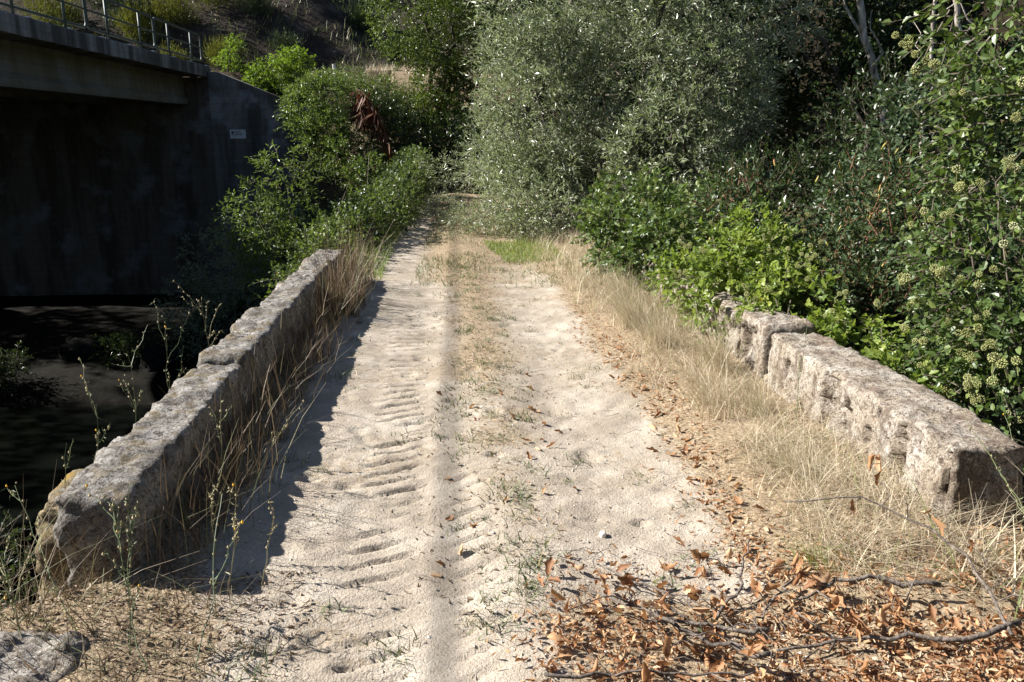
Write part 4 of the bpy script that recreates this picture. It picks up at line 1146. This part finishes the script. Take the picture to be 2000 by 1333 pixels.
for i, (x, y, s, lb) in enumerate(((-9, -8, 3.4, 'first unseen tree added behind the viewer to block sky light'), (-3.5, -9, 3.6, 'second unseen tree added behind the viewer to block sky light'), (2.5, -8.5, 3.4, 'third unseen tree added behind the viewer to block sky light'), (8.0, -7, 3.6, 'fourth unseen tree added behind the viewer to block sky light'), (9.5, -0.5, 3.2, 'unseen tree added beside the viewer to block sky light'), (9.5, 5.5, 3.0, 'unseen tree added beyond the climbing ivy to block sky light'))):  # out-of-view trees added to cut sky light from behind the camera
    z = float(terrain_z(np.array([x]), np.array([y]))[0])
    plant('sky_block_tree', lb, 'tree', (x, y, z - 0.2), [(x, y, z + 1.3 * s, s, s * 0.9, s), (x + 0.6 * s, y, z + 2.0 * s, s * 0.7, s * 0.7, s * 0.7), (x - 0.6 * s, y, z + 1.7 * s, s * 0.7, s * 0.7, s * 0.8), (x, y, z + 0.6 * s, s * 0.9, s * 0.8, s * 0.6)],
          170 + i, 'dark', 1300, 0.6, 7, 0.30, 0.5, KITE, r0=0.12, crown='crown', trunk='trunk', group='unseen trees added to block sky light', twigs=False)

# dead bracken hanging on the bank
def dead_fronds(label, base, tips, seed):
    rng = np.random.default_rng(seed)
    root = empty('dead_bracken', base)
    tag(root, label, 'fern')
    for t in tips:
        pts = wander(rng, base + rng.normal(0, 0.1, 3), np.asarray(t, float), 14, 0.15)
        pts[:, 2] += 0.35 * np.sin(np.linspace(0, np.pi, 14))
        A = Acc()
        V, F = tube_vf(pts, np.linspace(0.014, 0.004, 14), 5)
        A.add(V, F, 1.0)
        n = 70
        tt = rng.uniform(0.1, 1, n)
        P = np.stack([np.interp(tt, np.linspace(0, 1, 14), pts[:, k]) for k in range(3)], 1)
        D = nrm(rng.normal(0, 0.45, (n, 3)) + np.array([0.0, 0, -1.0]))
        V, F = place(KITE, P, D, rng.normal(size=(n, 3)), rng.uniform(0.2, 0.6, n), np.full(n, 0.011))
        A.add(V, F, np.repeat(rng.random(n), 4))
        keep(A.obj('frond', M['deadfern']), root)
dead_fronds('red-brown dead bracken fronds hanging over the bank below the marker post', np.array([-2.5, 23.2, 2.3]), [(-1.75, 22.6, 1.85), (-1.45, 22.4, 1.1), (-1.2, 22.3, 0.7), (-2.2, 22.6, 1.7), (-1.6, 22.7, 1.5)], 77)
plant('bank_shrub', 'sunlit tangled shrub covering the embankment crest left of the oak', 'shrub', (-1.9, 25.4, 2.0), [(-2.0, 25.6, 2.75, 0.9, 0.7, 0.35), (-1.2, 25.0, 2.35, 0.7, 0.6, 0.4), (-2.9, 26.2, 3.0, 0.6, 0.5, 0.35), (-2.5, 24.6, 2.35, 0.7, 0.5, 0.7), (-3.3, 25.0, 2.6, 0.6, 0.5, 0.6)], 88, 'bramble', 1700, 0.3, 7, 0.07, 0.5, KITE, r0=0.015, shell=0.3)
plant('bank_shrub', 'dark shrub filling the shade at the very end of the track', 'shrub', (-0.6, 23.8, 0.4), [(-0.9, 23.8, 1.2, 1.1, 0.6, 1.0), (0.3, 23.6, 1.1, 1.0, 0.6, 1.0), (-1.7, 23.2, 0.9, 0.8, 0.6, 0.8), (-1.9, 24.0, 2.0, 0.9, 0.6, 0.65), (1.2, 22.6, 1.2, 1.0, 0.6, 1.2)], 89, 'dark', 2200, 0.3, 7, 0.085, 0.5, KITE, twigs=False, r0=0.015, shell=0.3)

# ------------------------------------------------------------------ grasses
def blades(rng, P, H, lean, width, curve=0.6, seg=4, dirs=None):
    """curved tapering blades: base points, heights, lean amount"""
    n = len(P)
    a = rng.uniform(0, 2 * np.pi, n) if dirs is None else dirs
    D = np.stack([np.cos(a), np.sin(a), np.zeros(n)], 1)
    S = np.stack([-np.sin(a + rng.normal(0, 0.9, n)), np.cos(a + rng.normal(0, 0.9, n)), np.zeros(n)], 1)
    t = np.linspace(0, 1, seg)
    rows = []
    for k in range(seg):
        c = P + np.array([0, 0, 1.0]) * (H * t[k] * (1 - 0.35 * np.clip(lean, 0, 1) * t[k] * curve))[:, None] + D * (H * lean * (0.35 * t[k] + 0.65 * t[k] ** 2))[:, None]
        w = (width * (1 - 0.85 * t[k]))[:, None] * 0.5
        rows.append(np.stack([c - S * w, c + S * w], 1))
    V = np.stack(rows, 1)                # n, seg, 2, 3
    V = V.reshape(-1, 3)
    f = np.array([[2 * k, 2 * k + 1, 2 * k + 3, 2 * k + 2] for k in range(seg - 1)])
    F = (f[None] + (np.arange(n) * 2 * seg)[:, None, None]).reshape(-1, 4)
    return V, F

def grass_field(name, label, mat, seed, n, xf, yr, hr, lean, width, dens=None, clump=0, cbias=0.0, ypow=1.0, dirs=None):
    rng = np.random.default_rng(seed)
    m = n * 3 if dens is not None else n
    y = yr[0] + (yr[1] - yr[0]) * rng.random(m) ** ypow
    x0, x1 = xf(y)
    x = x0 + (x1 - x0) * rng.random(m)
    if clump:
        cy = yr[0] + (yr[1] - yr[0]) * rng.random(clump) ** ypow
        c0, c1 = xf(cy)
        cx = c0 + (c1 - c0) * rng.random(clump)
        i = rng.integers(0, clump, m)
        x = cx[i] + rng.normal(0, 0.045, m)
        y = cy[i] + rng.normal(0, 0.045, m)
    if dens is not None:
        k = rng.random(m) < dens(x, y)
        x, y = x[k][:n], y[k][:n]
    m = len(x)
    P = np.stack([x, y, gz(x, y) - 0.01], 1)
    H = rng.uniform(hr[0], hr[1], m) * (0.6 + 0.8 * fbm2(x, y, 2.5, seed, 2))
    ln = np.abs(rng.normal(lean, lean * 0.6, m))
    dd = None if dirs is None else rng.normal(dirs[0], dirs[1], m)
    V, F = blades(rng, P, H, ln, np.full(m, width) * rng.uniform(0.6, 1.4, m), dirs=dd)
    c = np.clip(rng.random(m) + cbias, 0, 1)
    o = obj(name, V, F, M[mat], None, np.repeat(c, 8))
    return tag(o, label, 'grass', None, 'stuff')

grass_field('dry_grass', 'brown dry grass in the shade along the inner foot of the shaded parapet', 'brownstraw', 201, 3000, lambda y: (-1.2 + 0 * y, -0.92 - 0.05 * np.sin(y * 3)), (2.8, 9.3), (0.06, 0.30), 0.55, 0.0045, clump=170)
grass_field('dry_grass', 'thin upright dead stalks scattered along the shaded parapet', 'brownstraw', 214, 520, lambda y: (-1.18 + 0 * y, -0.8 + 0 * y), (2.8, 9.0), (0.22, 0.52), 0.4, 0.0042, cbias=0.2)
grass_field('dry_grass', 'tall dead stalks clumped at the far end of the shaded parapet', 'brownstraw', 202, 420, lambda y: (-1.15 + 0 * y, -0.85 + 0 * y), (6.9, 9.2), (0.4, 0.85), 0.35, 0.0055, clump=16, cbias=0.1)
grass_field('dry_grass', 'pale straw grass thick along the foot of the sunlit parapet', 'straw', 203, 4200, lambda y: (1.36 + 0.12 * np.sin(y * 2.1), 2.02 + 0 * y), (3.1, 9.0), (0.04, 0.17), 1.3, 0.0036, ypow=1.1, clump=150)
grass_field('dry_grass', 'long arching pale grass clumps leaning out over the track edge', 'straw', 204, 1700, lambda y: (1.42 + 0 * y, 1.85 + 0 * y), (4.2, 8.4), (0.18, 0.42), 0.8, 0.003, clump=44, dirs=(3.2, 1.3))
grass_field('dry_grass', 'flattened straw lying in front of the sunlit parapet end', 'straw', 205, 4200, lambda y: (1.40 + 0 * y, 1.98 + 0 * y), (2.55, 3.9), (0.04, 0.17), 1.9, 0.0034, clump=150)
grass_field('green_grass', 'patch of short bright green grass beside the track below the willow', 'grass', 206, 5000, lambda y: (0.72 + 0.2 * np.sin(y * 0.9), 1.45 + 0 * y), (9.8, 13.2), (0.03, 0.10), 0.5, 0.006, dens=lambda x, y: sstep(0.42, 0.55, fbm2(x, y, 1.1, 4, 2)))
grass_field('verge_grass', 'faded green and straw grass growing down the far middle of the track', 'tuft', 207, 11000, lambda y: (-0.35 + 0.02 * (y - 12), 1.5 + 0 * y), (8.5, 22.8), (0.02, 0.10), 0.7, 0.008, dens=lambda x, y: sstep(0.40, 0.58, fbm2(x, y, 1.4, 14, 3)), cbias=0.15)
grass_field('verge_grass', 'mixed green and dry weeds along the track edge below the ivy mounds', 'straw', 208, 3000, lambda y: (1.2 + 0 * y, 1.95 + 0 * y), (7.2, 12.5), (0.08, 0.30), 0.6, 0.0045, cbias=0.08, clump=120)
grass_field('verge_grass', 'shaded green grass at the foot of the hedge', 'grass', 209, 2600, lambda y: (-1.3 + 0 * y, -0.75 + 0 * y), (9, 17), (0.06, 0.2), 0.5, 0.007)
grass_field('dry_grass', 'straw and stubble in front of the shaded parapet end', 'brownstraw', 210, 620, lambda y: (-1.5 + 0 * y, -0.75 + 0 * y), (2.0, 2.75), (0.03, 0.12), 1.2, 0.004, cbias=0.25)
def plume(label, x, y, n, h, seed, mat='straw'):
    rng = np.random.default_rng(seed)
    P = np.stack([x + rng.normal(0, 0.05, n), y + rng.normal(0, 0.06, n), np.zeros(n)], 1)
    P[:, 2] = gz(P[:, 0], P[:, 1]) - 0.01
    V, F = blades(rng, P, rng.uniform(0.4, 1.1, n) * h, np.abs(rng.normal(0.7, 0.35, n)), np.full(n, 0.0032), dirs=rng.normal(3.4, 1.0, n))
    tag(obj('grass_clump', V, F, M[mat], None, np.repeat(np.clip(0.5 + 0.5 * rng.random(n), 0, 1), 8)), label, 'grass clump', 'large grass clumps on the sunlit verge')
plume('largest pale feathery grass clump leaning over the track edge before the ivy', 1.5, 6.5, 520, 0.48, 921)
plume('pale grass clump just nearer than the largest one', 1.55, 5.9, 300, 0.36, 922)
plume('straw grass clump at the foot of the upright parapet block', 1.78, 5.2, 320, 0.42, 923)
plume('straw grass clump before the long sunlit parapet slab', 1.72, 4.3, 220, 0.26, 924)
plume('loose straw clump spreading toward the litter near the parapet end', 1.60, 3.5, 220, 0.20, 925)
plume('far straw clump where the verge meets the ivy', 1.6, 7.6, 320, 0.42, 926)
plume('small green grass clump among the dry leaves near the branches', 1.36, 2.72, 130, 0.14, 927, 'grass')
grass_field('dry_grass', 'long dead grass stems hanging over the ground edge before the parapet end', 'brownstraw', 211, 130, lambda y: (-1.62 + 0 * y, -1.15 + 0 * y), (2.2, 2.8), (0.2, 0.5), 0.8, 0.004, cbias=0.3)
grass_field('verge_grass', 'dry and green weeds in the far corner beside the sunlit parapet end', 'straw', 212, 500, lambda y: (1.75 + 0 * y, 2.75 + 0 * y), (2.1, 2.75), (0.08, 0.4), 0.7, 0.005, cbias=0.1)
def emb_grass():
    rng = np.random.default_rng(213)
    n = 5200
    x = rng.uniform(-5.0, 0.6, n)
    y = rng.uniform(25.5, 33.5, n)
    P = np.stack([x, y, terrain_z(x, y) - 0.02], 1)
    V, F = blades(rng, P, rng.uniform(0.08, 0.35, n), np.abs(rng.normal(0.5, 0.3, n)), np.full(n, 0.014))
    tag(obj('dry_grass', V, F, M['straw'], None, np.repeat(np.clip(rng.random(n) * 1.05, 0, 1), 8)), 'sunlit straw grass on the embankment crest behind the oak', 'grass', None, 'stuff')
    n = 7000
    x = rng.uniform(-16, 3, n)
    y = rng.uniform(33, 46, n)
    P = np.stack([x, y, terrain_z(x, y) - 0.02], 1)
    k = fbm2(x, y, 0.6, 8, 2) > 0.5
    P = P[k]
    n = len(P)
    V, F = blades(rng, P, rng.uniform(0.15, 0.5, n), np.abs(rng.normal(0.4, 0.3, n)), np.full(n, 0.03))
    tag(obj('hill_grass', V, F, M['tuft'], None, np.repeat(rng.random(n), 8)), 'rough grass scattered over the rocky hillside', 'grass', None, 'stuff')
emb_grass()

# single grass tufts on the bare sand
def tuft_mesh(seed, nb, h, lean, mat):
    rng = np.random.default_rng(seed)
    P = np.concatenate([rng.normal(0, 0.012 + 0.0006 * nb, (nb, 2)), np.zeros((nb, 1)) - 0.006], 1)
    V, F = blades(rng, P, rng.uniform(0.4, 1.1, nb) * h, np.abs(rng.normal(lean, 0.3, nb)), np.full(nb, 0.0042))
    me = make_mesh('grass_tuft', V, F, np.repeat(rng.random(nb), 8))
    me.materials.append(M[mat])
    return me
tufts = [tuft_mesh(220 + i, 16 + 5 * i, 0.035 + 0.006 * (i % 3), 0.9, 'tuft') for i in range(6)]
rng = np.random.default_rng(230)
spots = []
for k in range(110):                                    # the grassy middle line, then strays
    y = 2.4 + 7.5 * rng.random() ** 1.3
    spots.append((0.2 + rng.normal(0, 0.10) + 0.02 * y * (rng.random() < 0.2), y))
for k in range(70):
    y = 2.2 + 6.5 * rng.random() ** 1.3
    spots.append((rng.uniform(-0.8, 1.15), y))
sx, sy = np.array(spots).T
sz = gz(sx, sy)
for i in range(len(spots)):
    mid = i < 110
    o = link('grass_tuft', tufts[i % 6])
    o.location = (sx[i], sy[i], sz[i])
    o.rotation_euler = (0, 0, rng.uniform(0, 6.3))
    s = rng.uniform(0.7, 1.7)
    o.scale = (s, s, s * rng.uniform(0.7, 1.1))
    tag(o, 'small grass tuft in the grassy middle line of the track' if mid else 'small stray grass tuft on the bare sand of a wheel rut', 'grass tuft', 'grass tufts along the middle of the track' if mid else 'stray grass tufts in the wheel ruts')

# ------------------------------------------------------------------ fallen leaves
def dry_leaf_template(rng, nu=6, cols=(-1, -0.5, 0, 0.5, 1)):
    """a lobed, curled dry leaf of unit length"""
    t = np.linspace(0, 1, nu)
    w = 0.30 * np.sin(np.pi * (0.06 + 0.9 * t)) ** 0.8 * (1 + 0.30 * np.sin(t * 13 + rng.uniform(0, 6)))
    curl = rng.uniform(0.6, 2.6) * rng.choice([-1, 1], p=[0.25, 0.75])
    bend = rng.uniform(-0.9, 1.3)
    V = []
    for i in range(nu):
        for s in cols:
            yy = s * w[i] * (1 + 0.15 * rng.normal())
            a = curl * s
            V.append([t[i] - 0.5, math.sin(a) / max(abs(curl), 0.3) * w[i] * (1 if curl > 0 else -1) if abs(curl) > 0.3 else yy, (1 - math.cos(a)) / max(abs(curl), 0.3) * w[i] * np.sign(curl) + bend * 0.25 * (t[i] - 0.5) ** 2 * 4 + 0.03 * rng.normal()])
    return np.array(V), grid_faces(nu, len(cols))

LT = [dry_leaf_template(np.random.default_rng(500 + i)) for i in range(14)]
SMALL = [dry_leaf_template(np.random.default_rng(540 + i), 4, (-1, 0, 1)) for i in range(8)]

def scatter_leaves(rng, x, y, size, zoff=0.0, tilt=0.5, tmpls=None):
    tmpls = tmpls or LT
    n = len(x)
    z = gz(x, y) + zoff
    A = Acc()
    i = rng.integers(0, len(tmpls), n)
    for q, (T, F) in enumerate(tmpls):
        k = np.where(i == q)[0]
        if not len(k):
            continue
        P = np.stack([x[k], y[k], z[k] + size[k] * 0.10], 1)
        nn = nrm(np.array([0, 0, 1.0]) + rng.normal(0, tilt, (len(k), 3)))
        a = rng.uniform(0, 2 * np.pi, len(k))
        ax = np.stack([np.cos(a), np.sin(a), np.zeros(len(k))], 1)
        ax = nrm(ax - nn * (ax * nn).sum(1, keepdims=True))
        V, FF = place((T, [F]), P, ax, nn, size[k], size[k])
        A.add(V, FF, np.repeat(rng.random(len(k)), len(T)))
    return A

rng = np.random.default_rng(600)
def litter_density(x, y):
    near = (1 - sstep(2.35, 2.95, y + 0.55 * (fbm2(x, y, 2.2, 71, 3) - 0.5) - 0.28 * sstep(1.0, 1.6, x))) * sstep(0.12, 0.5, x + 0.5 * (fbm2(x, y, 3, 72, 2) - 0.5))
    band = np.exp(-((x - 1.22 - 0.06 * np.sin(y * 1.7)) / 0.16) ** 2) * (1 - sstep(6.5, 8.5, y)) * 0.75
    return np.clip((near + band) * (0.25 + 0.75 * sstep(0.36, 0.54, fbm2(x, y, 5.5, 74, 3))), 0, 1)
m = 60000
x = rng.uniform(0.0, 2.5, m)
y = 1.9 + 6.6 * rng.random(m) ** 2.0
k = rng.random(m) < litter_density(x, y) * 0.55
x, y = x[k][:10000], y[k][:10000]
A = scatter_leaves(rng, x, y, rng.uniform(0.010, 0.036, len(x)), rng.uniform(0, 0.022, len(x)), 0.75, SMALL)
tag(A.obj('leaf_litter', M['litter'], None, False), 'drift of crumbled orange-brown leaves along the sunlit side of the track', 'leaf litter', None, 'stuff')
m = 3200
x = np.concatenate([-0.5 - 1.05 * rng.random(1900) ** 0.9, 0.22 + rng.normal(0, 0.2, 1300)])
y = np.concatenate([1.9 + 0.95 * rng.random(1900), 2.6 + 8 * rng.random(1300) ** 1.2])
k = ~((x < -1.08) & (y < 2.46))
x, y = x[k], y[k]
A = scatter_leaves(rng, x, y, rng.uniform(0.008, 0.028, len(x)), 0.0, 0.4, SMALL)
tag(A.obj('leaf_litter', M['greylitter'], None, False), 'thin scatter of dry leaf bits on the shaded verge and the track middle', 'leaf litter', None, 'stuff')

leaf_me = []
for i, (T, F) in enumerate(LT):
    me = make_mesh('fallen_leaf', T, F, np.full(len(T), 0.15 + 0.06 * (i % 13)), True)
    me.materials.append(M['litter'])
    leaf_me.append(me)
n = 240
x = np.concatenate([rng.uniform(0.3, 2.2, 150), 1.2 + rng.normal(0, 0.12, 60), rng.uniform(-0.1, 0.6, 30)])
y = np.concatenate([2.05 + 0.75 * rng.random(150), 2.8 + 3.4 * rng.random(60), 2.4 + 3.0 * rng.random(30)])
z = gz(x, y)
zone = ['curled brown leaf in the deep litter among the fallen branches', 'curled brown leaf in the leaf drift along the sunlit track edge', 'lone curled brown leaf on the middle of the track']
for i in range(n):
    s = rng.uniform(0.034, 0.068)
    w = 0 if i < 150 else 1 if i < 210 else 2
    o = link('fallen_leaf', leaf_me[i % 14])
    o.location = (x[i], y[i], z[i] + s * 0.16 + (rng.uniform(0, 0.03) if w == 0 else 0))
    o.rotation_euler = (rng.normal(0, 0.6), rng.normal(0, 0.6), rng.uniform(0, 6.3))
    o.scale = (s, s, s)
    tag(o, zone[w], 'leaf', ['curled leaves in the deep litter', 'curled leaves along the sunlit track edge', 'lone leaves on the track middle'][w])

# ------------------------------------------------------------------ fallen branches
def fallen_branch(label, pts, r, seed, twigs=4, leaves=10, lift=0.02):
    rng = np.random.default_rng(seed)
    pts = np.array(pts, float)
    n = 14
    t = np.linspace(0, 1, n)
    tk = np.linspace(0, 1, len(pts))
    x = np.interp(t, tk, pts[:, 0]) + rng.normal(0, 0.008, n)
    y = np.interp(t, tk, pts[:, 1]) + rng.normal(0, 0.008, n)
    z = gz(x, y) + np.interp(t, tk, pts[:, 2]) + lift + rng.normal(0, 0.003, n)
    q = np.stack([x, y, z], 1)
    root = empty('fallen_branch', q[0])
    tag(root, label, 'branch')
    V, F = tube_vf(q, np.linspace(r, r * 0.45, n), 7)
    keep(obj('limb', V, F, M['deadwood'], None, None, True), root)
    ends = []
    for k in range(twigs):
        i = rng.integers(2, n - 1)
        d = nrm(q[min(i + 1, n - 1)] - q[i - 1])
        e = q[i] + (d * rng.uniform(0.3, 1) + rng.normal(0, 0.7, 3) * np.array([1, 1, 0.35]) + np.array([0, 0, 0.25])) * rng.uniform(0.1, 0.26)
        e[2] = max(e[2], float(gz(e[0], e[1])[0]) + 0.015)
        w = wander(rng, q[i], e, 6, 0.6)
        V, F = tube_vf(w, np.linspace(r * 0.4, r * 0.15, 6), 5)
        tw = keep(obj('twig', V, F, M['deadwood'], None, None, True), root)
        ends += [(w[3], tw), (w[4], tw), (w[5], tw)]
    for k in range(min(leaves, len(ends))):
        o = link('dry_leaf', leaf_me[(k * 5 + seed) % 14], None, ends[k][1])
        o.location = ends[k][0] + rng.normal(0, 0.01, 3) + np.array([0, 0, 0.012])
        o.rotation_euler = (rng.normal(0, 1.0), rng.normal(0, 1.0), rng.uniform(0, 6.3))
        s = rng.uniform(0.045, 0.075)
        o.scale = (s, s, s)
fallen_branch('long dark branch arching across the bottom corner beside the sunlit parapet end', [(1.70, 2.10, 0.02), (1.74, 2.3, 0.05), (1.78, 2.5, 0.08), (1.68, 2.66, 0.14), (1.5, 2.78, 0.2), (1.28, 2.85, 0.17)], 0.006, 700, 6, 10)
fallen_branch('grey bent branch lying across the litter at the bottom edge', [(1.75, 2.16, 0.03), (1.55, 2.1, 0.02), (1.38, 2.17, 0.03), (1.2, 2.2, 0.02), (1.0, 2.2, 0.02)], 0.010, 701, 4, 8)
fallen_branch('thin crooked branch lying in the litter toward the track middle', [(1.02, 2.3, 0.02), (0.88, 2.33, 0.015), (0.72, 2.4, 0.015), (0.62, 2.41, 0.015)], 0.009, 702, 3, 6)
fallen_branch('short brown stick pointing up out of the middle of the litter', [(0.86, 2.42, 0.0), (0.98, 2.5, 0.03), (1.04, 2.62, 0.06), (1.09, 2.72, 0.11)], 0.007, 703, 2, 3)
fallen_branch('leafy dead branch heaped at the tip of the litter on the sand', [(0.95, 2.12, 0.05), (0.78, 2.22, 0.05), (0.62, 2.36, 0.07), (0.48, 2.52, 0.05)], 0.008, 704, 7, 20)
fallen_branch('straight grey stick lying along the bottom edge of the litter', [(0.25, 2.1, 0.01), (0.6, 2.12, 0.015), (0.9, 2.1, 0.015)], 0.006, 705, 2, 4)
fallen_branch('dead branch with brown leaves still on it before the sunlit parapet', [(1.62, 2.36, 0.05), (1.45, 2.42, 0.07), (1.32, 2.44, 0.07), (1.15, 2.4, 0.04)], 0.01, 706, 6, 16)
fallen_branch('slim stick lying between the two leafy dead branches', [(1.2, 2.55, 0.02), (1.0, 2.36, 0.02), (0.95, 2.3, 0.02)], 0.005, 707, 2, 5)
fallen_branch('fine dry stick across the litter beside the sand', [(0.55, 2.75, 0.01), (0.75, 2.55, 0.015), (0.92, 2.46, 0.015)], 0.004, 708, 2, 3)
fallen_branch('thin twig lying on bare sand near the litter tip', [(0.02, 2.52, 0.005), (0.1, 2.45, 0.005), (0.16, 2.36, 0.005)], 0.003, 709, 1, 0, 0.004)

def gravel():
    rng = np.random.default_rng(950)
    n = 7000
    x = rng.uniform(-0.95, 1.3, n)
    y = 2.0 + 6.0 * rng.random(n) ** 1.7
    k = rng.random(n) < 0.25 + 0.75 * sstep(0.42, 0.6, fbm2(x, y, 2.0, 95, 3))
    x, y = x[k], y[k]
    n = len(x)
    r = 0.0022 + 0.006 * rng.random(n) ** 3.5
    O = np.array([[1, 0, 0], [-1, 0, 0], [0, 1, 0], [0, -1, 0], [0, 0, 0.7], [0, 0, -0.7]])
    F = np.array([[0, 2, 4], [2, 1, 4], [1, 3, 4], [3, 0, 4], [2, 0, 5], [1, 2, 5], [3, 1, 5], [0, 3, 5]])
    V = O[None] * r[:, None, None] * rng.uniform(0.6, 1.3, (n, 6, 1))
    a = rng.uniform(0, 6.3, n)
    c, s_ = np.cos(a)[:, None], np.sin(a)[:, None]
    V = np.stack([V[:, :, 0] * c - V[:, :, 1] * s_, V[:, :, 0] * s_ + V[:, :, 1] * c, V[:, :, 2]], 2)
    V += np.stack([x, y, gz(x, y) + r * 0.3], 1)[:, None, :]
    FF = (F[None] + (np.arange(n) * 6)[:, None, None]).reshape(-1, 3)
    tag(obj('gravel', V.reshape(-1, 3), FF, M['grit'], None, np.repeat(rng.random(n), 6)), 'fine granite gravel strewn over the sandy track', 'gravel', None, 'stuff')
gravel()
def twig_litter():
    rng = np.random.default_rng(960)
    A = Acc()
    for k in range(340):
        if k < 230:
            x, y = rng.uniform(0.25, 2.2), 2.0 + 0.9 * rng.random()
        elif k < 290:
            x, y = rng.uniform(-1.1, -0.5), rng.uniform(2.1, 2.8)
        else:
            x, y = rng.uniform(-0.6, 1.3), rng.uniform(2.6, 6)
        L, a = rng.uniform(0.03, 0.16), rng.uniform(0, 6.3)
        e = np.array([x + L * math.cos(a), y + L * math.sin(a)])
        p0 = np.array([x, y, float(gz(x, y)[0]) + rng.uniform(0.002, 0.02)])
        p1 = np.array([e[0], e[1], float(gz(e[0], e[1])[0]) + rng.uniform(0.002, 0.025)])
        V, F = tube_vf(wander(rng, p0, p1, 4, 0.35), np.linspace(0.0016, 0.0007, 4), 4)
        A.add(V, F)
    tag(A.obj('twig_litter', M['deadwood']), 'fine broken twigs mixed into the dry leaves', 'twig litter', None, 'stuff')
twig_litter()
V, F = stone_vf(0.597, 0.623, 3.04, 3.07, -0.025, 0.004, seed=9, res=0.004, rad=0.011, amp=0.004)
tag(obj('white_pebble', V, F, M['pebble'], None, None, True), 'single white pebble lying on the sand of the track', 'pebble')

# ------------------------------------------------------------------ wiry flowering weeds by the shaded parapet
def bud_vf(c, r):
    V = c + r * np.array([[1, 0, 0], [-1, 0, 0], [0, 1, 0], [0, -1, 0], [0, 0, 1.6], [0, 0, -1.2]])
    F = np.array([[0, 2, 4], [2, 1, 4], [1, 3, 4], [3, 0, 4], [2, 0, 5], [1, 2, 5], [3, 1, 5], [0, 3, 5]])
    return V, F
def weed(label, base, tip, seed, nb=4, col=0.4):
    rng = np.random.default_rng(seed)
    base, tip = np.array(base, float), np.array(tip, float)
    root = empty('wiry_weed', base)
    tag(root, label, 'weed', 'wiry flowering weeds by the shaded parapet')
    L = np.linalg.norm(tip - base)
    main = wander(rng, base, tip, 12, 0.12)
    lines = [(main, 0.0024)]
    for k in range(nb):
        i = rng.integers(4, 11)
        e = main[i] + (nrm(tip - base) * 0.9 + rng.normal(0, 0.38, 3)) * L * rng.uniform(0.12, 0.32)
        lines.append((wander(rng, main[i], e, 7, 0.2), 0.0016))
    A, B = Acc(), Acc()
    for pts, r in lines:
        V, F = tube_vf(pts, np.linspace(r, r * 0.4, len(pts)), 5)
        A.add(V, F, np.clip(col + rng.normal(0, 0.15), 0, 1))
        for j in range(len(pts) // 2, len(pts)):
            if rng.random() < 0.75:
                V, F = bud_vf(pts[j] + rng.normal(0, 0.004, 3), rng.uniform(0.0035, 0.0065))
                B.add(V, F, rng.random() if j == len(pts) - 1 else rng.random() * 0.7)
        n = 5
        k = rng.integers(1, len(pts), n)
        D = nrm(rng.normal(size=(n, 3)) + np.array([0, 0, 0.6]))
        V, F = place(KITE, pts[k], D, rng.normal(size=(n, 3)), rng.uniform(0.012, 0.035, n), np.full(n, 0.004))
        A.add(V, F, col)
    st = keep(A.obj('stem', M['chicory'], None, False), root)
    b = B.obj('buds', M['bud'], st, False)
    b['kind'] = 'stuff'
weeds = [
    ('tall forked green weed standing in front of the parapet end stone', (-0.92, 2.22, 0.0), (-1.10, 2.55, 0.42), 6, 0.3),
    ('leaning green weed with a yellow flower crossing the shaded grass', (-0.80, 2.28, 0.0), (-0.80, 2.72, 0.38), 2, 0.25),
    ('branching weed rising highest above the parapet end', (-1.0, 2.3, 0.0), (-1.04, 2.55, 0.50), 6, 0.35),
    ('bent weed leaning over the dark drop beside the parapet end', (-1.15, 2.35, 0.0), (-1.5, 2.75, 0.42), 4, 0.4),
    ('weed with open seed heads beyond the parapet end stone', (-1.50, 3.0, -0.1), (-1.50, 3.15, 0.42), 4, 0.6),
    ('pair-stemmed weed rising behind the first parapet stone', (-1.52, 3.3, -0.1), (-1.50, 3.45, 0.48), 5, 0.55),
    ('tall weed seen against the dark river beside the second stone', (-1.52, 3.9, -0.1), (-1.60, 4.1, 0.52), 6, 0.5),
    ('slim weed behind the second parapet stone', (-1.52, 4.4, -0.1), (-1.56, 4.55, 0.55), 6, 0.6),
    ('straw-coloured weed with nodding ears behind the third stone', (-1.50, 5.2, 0.0), (-1.56, 5.25, 0.56), 7, 0.95),
    ('thin weed standing before the joint of the first two stones', (-1.02, 3.5, 0.0), (-1.05, 3.7, 0.50), 4, 0.7),
    ('dry forked weed in the middle of the shaded grass', (-0.90, 2.9, 0.0), (-0.92, 3.0, 0.40), 3, 0.95),
    ('dry weed leaning out of the shaded grass toward the sand', (-0.95, 3.8, 0.0), (-0.72, 3.9, 0.32), 3, 0.95),
    ('grey weed at the picture edge over the flat stone', (-1.30, 2.3, 0.0), (-1.44, 2.5, 0.34), 5, 0.7),
    ('tangled pale weed drooping at the ground edge', (-1.28, 2.4, 0.0), (-1.55, 2.5, 0.16), 4, 0.9),
    ('reddish dry weed beside the green leaning weed', (-0.78, 2.62, 0.0), (-0.76, 2.75, 0.40), 4, 1.0),
    ('single dry stalk by the sand edge of the shaded grass', (-0.70, 2.75, 0.0), (-0.66, 2.85, 0.22), 2, 1.0),
]
for i, (lb, b, t, nb, c) in enumerate(weeds):
    weed(lb, b, t, 800 + i, nb, c)
for i, (b, t, lb) in enumerate((((2.2, 2.55, 0.0), (2.05, 3.0, 0.5), 'arching straw stem before the sunlit parapet end'), ((2.35, 2.7, 0.0), (2.3, 3.1, 0.45), 'thin weed with a yellow bud at the dark gap beside the sunlit parapet'), ((1.75, 3.9, 0.0), (1.85, 4.05, 0.62), 'single tall green stem before the sunlit parapet'))):
    weed(lb, b, t, 840 + i, 1, 0.75)
